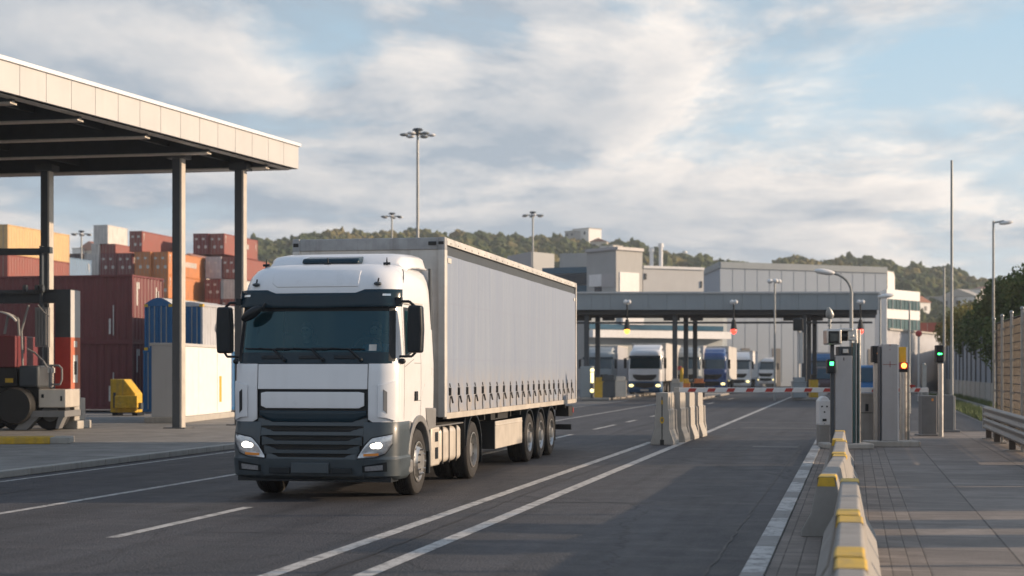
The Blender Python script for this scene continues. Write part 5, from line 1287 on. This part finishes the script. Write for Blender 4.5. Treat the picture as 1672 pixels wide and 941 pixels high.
b = MB(); b.extr([(3.44,44.65),(3.44,44.95),(3.6,45.1),(3.62,45.0),(3.46,44.9),(3.46,44.65)], .3, .92, 'x') if False else b.box(3.40,3.46,44.85,45.0,.3,.92); b.build('end_cap', 'galv', gr, bevel=.02)

# ================= CONCRETE BARRIERS =================
def jersey(y0, y1, x, label, rz=0, wb=.275, h=.66):
    L_ = y1-y0; o = thing('concrete_barrier', label, 'barrier', (x, y0, .03), rz, 'concrete barriers along the kerb')
    pr = [(-wb,0),(-wb,.07),(-.17,.26),(-.095,h-.02),(-.08,h),(.08,h),(.095,h-.02),(.17,.26),(wb,.07),(wb,0)]
    ch = .0
    b = MB(); b.extr(pr, 0, L_-.03, 'y'); b.build('barrier_body', 'conc', o, bevel=.012)
    for a, c2 in ((.0,.55),(L_-.58,L_-.03)):
        b = MB(); q = [(-.105,h-.10),(-.098,h-.01),(-.082,h+.004),(.082,h+.004),(.098,h-.01),(.105,h-.10)]
        b.grid([[(x_, a-.002, z) for x_, z in q], [(x_, c2, z) for x_, z in q]]); b._a([(-.1,a-.003,h-.10),(.1,a-.003,h-.10),(.082,a-.003,h),(-.082,a-.003,h)], [(0,1,2,3)]); b.build('painted_end', 'yel', o)
    b = MB()
    for a in (.6, L_-.9): b.box(-wb-.002, wb+.002, a, a+.25, 0.001, .055)
    b.build('fork_slot', 'chassis', o)
jersey(5.9,10.2,-.02,'concrete barrier in the bottom right corner, mostly below the picture edge')
jersey(10.25,13.15,-.03,'short concrete barrier with yellow ends, second from the bottom picture edge')
jersey(13.2,17.75,-.05,'concrete barrier just in front of the skewed one, nearer the camera')
jersey(17.85,22.85,-.30,'concrete barrier standing slightly askew, its dark end face showing to the road side', R(-1.2))
jersey(22.95,27.5,-.22,'concrete barrier between the skewed one and the farthest one')
jersey(27.6,32.0,-.28,'farthest concrete barrier of the kerb row, just before the camera pillar')
def median(px, py, i, label):
    q = G(px, py); o = thing('median_block', label, 'barrier', (q.x, q.y, .004), R(-2), 'tall concrete median blocks')
    D = H*F/(py-HY); h = 1.31; pr = [(-.29,0),(-.29,.08),(-.19,.38),(-.18,.87),(-.155,.89),(-.155,h-.02),(-.14,h),(.14,h),(.155,h-.02),(.155,.89),(.18,.87),(.19,.38),(.29,.08),(.29,0)]
    b = MB(); b.extr(pr, 0, .95, 'y'); bd = b.build('block_body', 'concl', o, bevel=.015)
    b = MB(); b.box(-.05,.05,-.004,.05,0,.13); b.box(-.012,.012,-.004,-.0005,.13,h-.1); b.build('lifting_slot', 'chassis', bd)
    b = MB(); b.extr([(.165,.0),(.25,.0),(.245,.25),(.21,.40),(.20,.86),(.165,.88)], .99, 1.25, 'y'); b.extr([(-.1,.02),(.12,.02),(.10,h-.08),(-.1,h-.08)], .96, 1.45, 'y'); b.build('joint_rib', 'conc', bd, bevel=.01)
    if i == 0:
        b = MB()
        rows = [[(.055*r*math.cos(a), -.005, .63+.075*r*math.sin(a)*(1.3 if math.sin(a)<0 else 1)) for a in [j*math.pi/8 for j in range(16)]] for r in (.5, 1)]
        b.grid(rows, close=True); b.box(-.02,.02,-.006,-.004,1.02,1.12); b.build('painted_mark', 'yel', bd)
for i, (px, py, lab) in enumerate(((1081,727,'nearest tall concrete median block, with yellow mark on its front'),(1101,722.5,'second tall concrete median block from the nearest'),(1117,718,'third tall concrete median block from the nearest'),(1131,714,'farthest tall concrete median block of the four'))): median(px, py, i, lab)

# ================= CHECKPOINT EQUIPMENT =================
def pxbox(b, p0, p1, D, y0, y1, dep, mi=0, z0=None, z1=None):   # box in local frame facing the camera, metres from sizes measured at distance D
    pass
def eq(name, label, cat, px, py, z=.03):
    D = (H-z)*F/(py-HY); o = thing(name, label, cat, W(px, D, z), TH); k = D/F
    return o, (lambda x: (x-px)*k), (lambda y: (py-y)*k)
# camera pillar
o, X, Z = eq('camera_pillar','grey metal pillar carrying a surveillance camera, posts and a green light, first by the road','camera pillar',1377,733)
b = MB(); b.box(X(1345), X(1424), -.25, .7, 0, .13); b.build('base_slab', 'concl', o, bevel=.03)
b = MB(); b.box(X(1364), X(1392), 0, .42, .13, Z(581)); cbn = b.build('pillar_body', 'cab', o, bevel=.015)
b = MB(); b.box(X(1364)+.01, X(1392)-.01, .01,.4, Z(581), Z(580)); b.tube((X(1378),-.004,Z(589)),(X(1378),-.004,Z(584)),.012); b.build('lid','dark',cbn)
b = MB(); b.box(X(1357), X(1362.5), .02, .12, .13, Z(563)); b.build('side_post','dark',o)
b = MB(); b.tube((X(1399.5),.1,.13),(X(1399.5),.1,Z(537)), .036, n=14); b.tube((X(1405.5),.16,.13),(X(1405.5),.16,Z(538)), .036, n=14); b.box(X(1393), X(1396.4), .02,.2,.13,Z(560),1); b.box(X(1402), X(1403), .02,.2,.13,Z(560),1); b.build('steel_post',['alu','teal'],o, smooth=True)
b = MB(); b.box(X(1370),X(1391),.05,.4,Z(580),Z(566)); b.box(X(1376),X(1385),-.02,.05,Z(577),Z(570),1); b.build('bracket',['dark','alu'],o,bevel=.01)
b = MB(); b.box(X(1347),X(1371),-.25,.25,Z(563),Z(538)); hs = b.build('camera_housing','alu',o,bevel=.04,smooth=True,seg=4)
b = MB(); b.box(X(1349),X(1367),-.262,-.2,Z(561),Z(541)); lf = b.build('camera_face','black',hs,bevel=.02)
b = MB(); b.box(X(1352),X(1364),-.268,-.258,Z(558),Z(545)); b.build('camera_glass','screen',hs,bevel=.005)
b = MB(); b.tube((X(1371),.1,Z(549)),(X(1384),.1,Z(549)), .115, n=18); b.build('lens_barrel','black',hs,smooth=True)
b = MB(); b.box(X(1384),X(1399),-.02,.3,Z(556),Z(537)); b.box(X(1370),X(1392),-.05,.28,Z(541),Z(536.5)); b.tube((X(1391),-.03,Z(549)),(X(1391),.0,Z(549)),.05); b.build('camera_arm','alu',hs,bevel=.02,smooth=True)
b = MB(); b.tube((X(1356),.1,Z(542)),(X(1356),.1,Z(520)), .022); b.tube((X(1356),.1,Z(533)),(X(1356),.1,Z(530)), .045); b.tube((X(1356),.1,Z(526)),(X(1356),.1,Z(522)), .045); st_ = b.build('stem','galv',o)
b = MB(); b.T = Matrix.Translation((X(1356),.1,Z(512)))@Matrix.Rotation(R(-14),4,'Y')@Matrix.Rotation(R(20),4,'X'); b.lathe([(0,-.12),(.06,-.12),(.095,-.07),(.10,-.02),(.075,.07),(.03,.15),(0,.165)], (0,0,0), 20, axis='z'); b.build('floodlight','galv',st_,smooth=True)
b = MB(); b.box(X(1349),X(1362),-.15,.05,Z(610),Z(587)); b.box(X(1362),X(1366),-.1,.05,Z(608),Z(589),1); lh = b.build('green_signal','black',o,bevel=.025)
lh.data.materials.append(M['galv'])
b = MB(); b.box(X(1353),X(1359),-.156,-.149,Z(597),Z(591)); b.build('green_lamp','greenlit',lh,bevel=.004)
# white housing on concrete bollard
o, X, Z = eq('roadside_sensor','white sensor housing on a concrete bollard at the kerb, left of the camera pillar','sensor',1347,729)
b = MB(); b.box(X(1338),X(1355),0,.4,0,Z(694)); b.build('bollard','conc',o,bevel=.03)
b = MB(); b.box(X(1337.5),X(1356),-.02,.42,Z(695),Z(653)); b.tube((X(1346.5),.0,Z(655)),(X(1346.5),.4,Z(655)),.115,n=16); hb = b.build('housing','whitewall',o,bevel=.03)
b = MB()
for x, y, w, h in ((1342,664,3.5,3),(1350,664,3.5,3),(1346,673,3,3),(1346,686,8,5),(1346,692,1.5,1.5)): b.box(X(x)-w*.006,X(x)+w*.006,-.028,-.021,Z(y)-h*.006,Z(y)+h*.006)
b.build('sensor_port','black',hb)
# boom barrier and its housing
Db = 40.5; kb = Db/F
o = thing('boom_barrier','red and white striped boom lowered across the exit lane, with concrete-coloured drive housing','boom barrier',W(1419,Db,.03),TH)
def BX(p): return (p-1419)*kb
zb_ = lambda py: Zp(py, Db)-.03
b = MB(); b.box(BX(1408),BX(1431),.15,.6,0,zb_(642)); b.build('drive_housing','conc',o,bevel=.03)
b = MB(); b.box(BX(1415),BX(1420),.13,.149,zb_(672),zb_(660)); b.box(BX(1408),BX(1431),.14,.149,zb_(675),zb_(674)); b.build('housing_mark','black',o)
b = MB(); b.box(BX(1108),BX(1516),0,.07,zb_(641),zb_(633.2)); bm_ = b.build('boom','whitewall',o,bevel=.008)
b = MB()
for p in [1130+31.6*k for k in range(8)]+[1383.5,1428,1466,1478,1498]:
    w = 12 if p < 1400 else 8; v = [(BX(p-w/2-1.5),-.004,zb_(640)),(BX(p+w/2-1.5),-.004,zb_(640)),(BX(p+w/2+1.5),-.004,zb_(634.2)),(BX(p-w/2+1.5),-.004,zb_(634.2))]; b._a(v, [(0,1,2,3)])
b.build('red_stripe','red',bm_)
b = MB(); b.box(BX(1101),BX(1109),-.02,.1,zb_(641.5),zb_(632.5)); b.build('boom_tip','concl',bm_,bevel=.01)
b = MB(); b.box(BX(1484),BX(1494),-.03,-.005,zb_(632),zb_(629)); b.box(BX(1487),BX(1489),-.03,-.005,zb_(634),zb_(628)); b.build('boom_sign','red',bm_)
# signal post with yellow dot
o, X, Z = eq('signal_post','silver post with black signal box showing a small yellow dot, left of the second pillar','signal post',1431,724)
b = MB(); b.box(X(1427),X(1436),0,.12,0,Z(592)); b.build('post','alu',o,bevel=.02)
b = MB(); b.box(X(1423),X(1438),-.12,.12,Z(592),Z(565)); sb = b.build('signal_box','black',o,bevel=.02); b = MB(); b.box(X(1430),X(1433),-.126,-.119,Z(579),Z(576)); b.build('yellow_dot','amber',sb)
# second pillar on kerb base
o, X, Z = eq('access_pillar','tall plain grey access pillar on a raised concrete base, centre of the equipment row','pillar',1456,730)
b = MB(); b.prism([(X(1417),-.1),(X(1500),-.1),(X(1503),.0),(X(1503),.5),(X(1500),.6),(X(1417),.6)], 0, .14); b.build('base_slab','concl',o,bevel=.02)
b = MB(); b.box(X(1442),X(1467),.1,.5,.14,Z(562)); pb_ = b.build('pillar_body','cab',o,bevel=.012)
b = MB(); b.box(X(1467)+.002,X(1469),.1,.5,.14,Z(563)); b.box(X(1439),X(1441.5),.15,.4,.14,Z(566),1); b.build('edge_strip',['whitewall','dark'],o)  # pale right strip paints the pillar's sunlit edge
b = MB(); b.box(X(1442.5),X(1466.5),.094,.099,Z(595.7),Z(595)); b.box(X(1454.4),X(1455.4),.093,.098,Z(600),Z(590)); b.tube((X(1454.8),.098,Z(563.5)),(X(1454.8),.093,Z(563.5)),.015); b.tube((X(1454.8),.098,Z(571)),(X(1454.8),.093,Z(571)),.012); b.build('seam','redbrown',pb_)
# beacon post
o, X, Z = eq('beacon_post','silver post with yellow block and glowing orange red lamp, right of the second pillar','beacon post',1480,727)
b = MB(); b.tube((X(1480),.3,.11),(X(1480),.3,Z(607)), .095, n=20); b.build('post','alu',o,smooth=True); b = MB(); b.tube((X(1489),.35,.11),(X(1489),.35,Z(595)), .03); b.build('rear_tube','galv',o)
b = MB(); b.box(X(1473),X(1485),.2,.4,Z(608),Z(603)); b.build('collar','black',o,bevel=.01)
b = MB(); b.box(X(1472),X(1485.5),.16,.42,Z(603),Z(592)); lb = b.build('lamp_body','red',o,bevel=.015); b = MB(); b.ball((X(1478.5),.15,Z(597.3)), .065, sq=(1,.4,1)); b.build('orange_lamp','amberlit',lb,smooth=True)
b = MB(); b.box(X(1472.5),X(1482.5),.18,.38,Z(592),Z(566.5)); b.box(X(1482.6),X(1485),.18,.38,Z(592),Z(566.5),1); b.build('yellow_block',['yellit','whitewall'],o,bevel=.008)
# dark cabinets with green arrow signal
o, X, Z = eq('control_cabinet','dark grey control cabinet with tiny orange mark, in front of the right signal post','cabinet',1522,712)
b = MB(); b.box(X(1506),X(1530),0,.45,.03,Z(646)); b.box(X(1500),X(1534),-.06,.5,0,.05); b.build('cabinet_body','cabd',o,bevel=.02); b = MB(); b.box(X(1521),X(1524),-.006,-.001,Z(655),Z(651)); b.build('orange_mark','amber',o)
o, X, Z = eq('control_cabinet','paler grey cabinet standing behind and right of the dark one','cabinet',1548,706)
b = MB(); b.box(X(1536),X(1557),0,.5,.03,Z(645)); b.box(X(1556),X(1560),-.02,.5,.03,Z(645)-.03,1); b.box(X(1534),X(1568),-.05,.6,0,.07); b.build('cabinet_body',['cabd','concl'],o,bevel=.015)
b = MB(); b.box(X(1536),X(1541),-.02,-.002,Z(651),Z(648)); b.build('hinge','galv',o)
o, X, Z = eq('signal_post','silver post with black signal box showing a green arrow, in front of the dark cabinets','signal post',1534,713)
b = MB(); b.tube((X(1534),-.12,0),(X(1534),-.12,Z(594)), .075, n=18); b.build('post','alu',o,smooth=True)
b = MB(); b.box(X(1525.5),X(1537),-.25,0,Z(592),Z(564)); b.box(X(1537.2),X(1540.5),-.2,0,Z(591),Z(565),1); sb = b.build('signal_box',['black','galv'],o,bevel=.02)
b = MB(); b.box(X(1527.5),X(1534),-.256,-.249,Z(579.5),Z(577)); b._a([(X(1527),-.257,Z(578.2)),(X(1529.5),-.257,Z(580.6)),(X(1529.5),-.257,Z(575.8))],[(0,1,2)]); b.build('green_arrow','greenlit',sb)
o, X, Z = eq('short_post','short thin metal post behind the dark control cabinet','post',1519,706)
b = MB(); b.box(X(1515),X(1521.5),.6,.7,0,Z(596)); b.ball((X(1518),.65,Z(595)),.05); b.build('post','galv',o); b = MB(); b.box(X(1513),X(1525),.6,.75,Z(646),Z(640)); b.build('clamp','galv',o)
# unseen boxes and posts added off-frame at the right to shade the foreground
def caster(x, y0, y1, h, label, w=1.6):
    o = thing('shadow_caster', label, 'caster', (x, y0, .03)); L_ = y1-y0
    b = MB(); b.box(0, w, 0, L_, 0, h); b.build('wall', 'cabd', o, bevel=.02); b = MB(); b.box(-.15, w+.15, -.15, L_+.15, h, h+.12); b.build('roof', 'dark', o, bevel=.02)
    b = MB(); b.box(-.012, -.002, L_*.3, L_*.3+.6, .1, h*.8); b.build('door', 'cab', o)
caster(7.0, 23.6, 27.4, 1.85, 'added long low shadow kiosk outside the right picture edge')
caster(7.0, 28.0, 33.4, 1.85, 'added longest low shadow kiosk outside the right picture edge')
caster(11.0, 20.0, 21.0, 4.0, 'added tall narrow shadow kiosk outside the right picture edge', 1.2)
caster(11.0, 22.0, 22.8, 3.8, 'second added tall narrow shadow kiosk outside the right picture edge', 1.2)
for y, x in ((17.6,9),(16.0,9),(24.4,12),(37.2,9),(39.4,11)):  # unseen posts put in to cast thin shadow bands
    o = thing('shadow_post','added thin shadow-casting steel post outside the right picture edge','post',(x,y,0),0,'added thin shadow posts outside the picture'); b = MB(); b.tube((0,0,0),(0,0,5),.06); b.ball((0,0,5),.09); b.build('post','galv',o)

bx = MB(); bx.box(-1400,1400,-40,1500,-1.2,95)
hz_m = bpy.data.materials.new('haze_air'); hz_m.use_nodes = True; hn = hz_m.node_tree.nodes; hn.clear(); ho = hn.new('ShaderNodeOutputMaterial'); hv = hn.new('ShaderNodeVolumePrincipled'); hv.inputs['Density'].default_value = .0003; hv.inputs['Color'].default_value = (.82,.88,.95,1); hv.inputs['Anisotropy'].default_value = .2; hz_m.node_tree.links.new(hv.outputs[0], ho.inputs['Volume'])
ho_ = bx.build('haze', hz_m); ho_['kind'] = 'stuff'; tag(ho_, 'thin pale air haze over the whole yard and hillside', 'haze')
# ================= SKY, SUN =================
w = bpy.data.worlds.new('World'); sc.world = w; w.use_nodes = True; nt = w.node_tree; N = nt.nodes; L = nt.links
EL = R(14); AZ = TH+R(2.5)                   # angle of the sun from +X
to_sun = Vector((math.cos(AZ)*math.cos(EL), math.sin(AZ)*math.cos(EL), math.sin(EL)))
sky = N.new('ShaderNodeTexSky'); sky.sky_type = 'NISHITA'; sky.sun_disc = False; sky.sun_elevation = EL; sky.sun_rotation = R(90)-AZ; sky.air_density = 1.0; sky.dust_density = .8; sky.ozone_density = 1.5
bg = N['Background']; tc = N.new('ShaderNodeTexCoord').outputs['Generated']
sp = N.new('ShaderNodeSeparateXYZ'); L.new(tc, sp.inputs[0])
nrm = N.new('ShaderNodeVectorMath'); nrm.operation = 'NORMALIZE'; L.new(tc, nrm.inputs[0])
# clouds: stretched noise on the sky direction
def cl(scale, sx, sz, det, rough, loc=(0,0,0), dist=0.0):
    mp = N.new('ShaderNodeMapping'); mp.inputs['Scale'].default_value = (sx, sx, sz); mp.inputs['Location'].default_value = loc; L.new(nrm.outputs[0], mp.inputs[0])
    n = N.new('ShaderNodeTexNoise'); n.inputs['Scale'].default_value = scale; n.inputs['Detail'].default_value = det; n.inputs['Roughness'].default_value = rough; n.inputs['Distortion'].default_value = dist; L.new(mp.outputs[0], n.inputs['Vector']); return n.outputs['Fac']
def vm(op, a, b=None, s=None):
    x = N.new('ShaderNodeVectorMath'); x.operation = op
    for i, q in enumerate((a, b)):
        if q is None: continue
        if isinstance(q, tuple): x.inputs[i].default_value = q
        else: L.new(q, x.inputs[i])
    if s is not None:
        if isinstance(s, (int, float)): x.inputs['Scale'].default_value = s
        else: L.new(s, x.inputs['Scale'])
    return x.outputs[0]
zc = mth(N, L, 'ADD', mth(N, L, 'MAXIMUM', sp.outputs[2], 0.0), .13)
flat = vm('SCALE', vm('MULTIPLY', nrm.outputs[0], (1, 1, 0)), None, mth(N, L, 'DIVIDE', 1.0, zc))
rot = N.new('ShaderNodeVectorRotate'); rot.rotation_type = 'Z_AXIS'; rot.inputs['Angle'].default_value = -TH; L.new(flat, rot.inputs['Vector'])
flat = vm('ADD', vm('MULTIPLY', rot.outputs[0], (1.05, .80, 1)), (5.35, 1.6, 0.0))
def fb(v, sc, det, rg, dist=0.0):
    n = N.new('ShaderNodeTexNoise'); n.inputs['Scale'].default_value = sc; n.inputs['Detail'].default_value = det; n.inputs['Roughness'].default_value = rg; n.inputs['Distortion'].default_value = dist; L.new(v, n.inputs['Vector']); return n.outputs['Fac']
def dens_at(v):
    return mth(N, L, 'ADD', mth(N, L, 'MULTIPLY', fb(v, .62, 3, .5), .5), mth(N, L, 'MULTIPLY', fb(v, 1.7, 11, .60, .2), .5))
d1 = dens_at(flat); d2 = dens_at(vm('ADD', flat, (.12, -.13, 0.0)))
dv = N.new('ShaderNodeVectorMath'); dv.operation = 'DOT_PRODUCT'; L.new(nrm.outputs[0], dv.inputs[0]); dv.inputs[1].default_value = (C_, S_, 0)
lr = mrg(N, L, dv.outputs['Value'], -.33, .33, .07, -.005)
dens = mth(N, L, 'ADD', d1, lr)
cov = mrg(N, L, dens, .41, .52, 0, 1)
relief = mrg(N, L, mth(N, L, 'SUBTRACT', d1, d2), -.05, .06, 0, 1)
thick = mrg(N, L, dens, .50, .64, 0, 1)
blue = vm('SCALE', sky.outputs[0], None, .085)
pale = mixc(N, L, .66, blue, (.48,.69,.84))
pale = mixc(N, L, mrg(N, L, sp.outputs[2], .0, .21, .95, 0), pale, (.60,.66,.70))
ccol = mixc(N, L, relief, (.35,.405,.47), (.96,.87,.79))
ccol = mixc(N, L, mth(N, L, 'MULTIPLY', thick, .65), ccol, (.34,.39,.45))
ccol = mixc(N, L, mrg(N, L, sp.outputs[2], .0, .08, .72, 0), ccol, (.55,.59,.62))
out_c = mixc(N, L, mth(N, L, 'MULTIPLY', cov, .92), pale, ccol)
left = mth(N, L, 'MULTIPLY', mrg(N, L, dv.outputs['Value'], -.30, .08, .85, 0), mrg(N, L, sp.outputs[2], .02, .20, 1, .45))
out_c = mixc(N, L, left, out_c, mixc(N, L, .42, out_c, (.14,.235,.34)))
out_c = mixc(N, L, mrg(N, L, sp.outputs[2], .30, .75, 0, .75), out_c, (.16,.26,.42))

L.new(out_c, bg.inputs['Color']); bg.inputs['Strength'].default_value = 1.0
sun = bpy.data.lights.new('sun', 'SUN'); sun.energy = 5; sun.angle = R(.6); sun.color = (1, .75, .52)
so = bpy.data.objects.new('sun', sun); col.objects.link(so); so.rotation_euler = to_sun.to_track_quat('Z', 'Y').to_euler(); so.location = to_sun*50+Vector((0,0,30))
vs = sc.view_settings; vs.view_transform = 'Standard'; vs.look = 'None'; vs.gamma = 1; vs.exposure = .3; vs.use_curve_mapping = False
sc.cycles.max_bounces = 6; sc.cycles.transparent_max_bounces = 12; sc.cycles.use_denoising = True
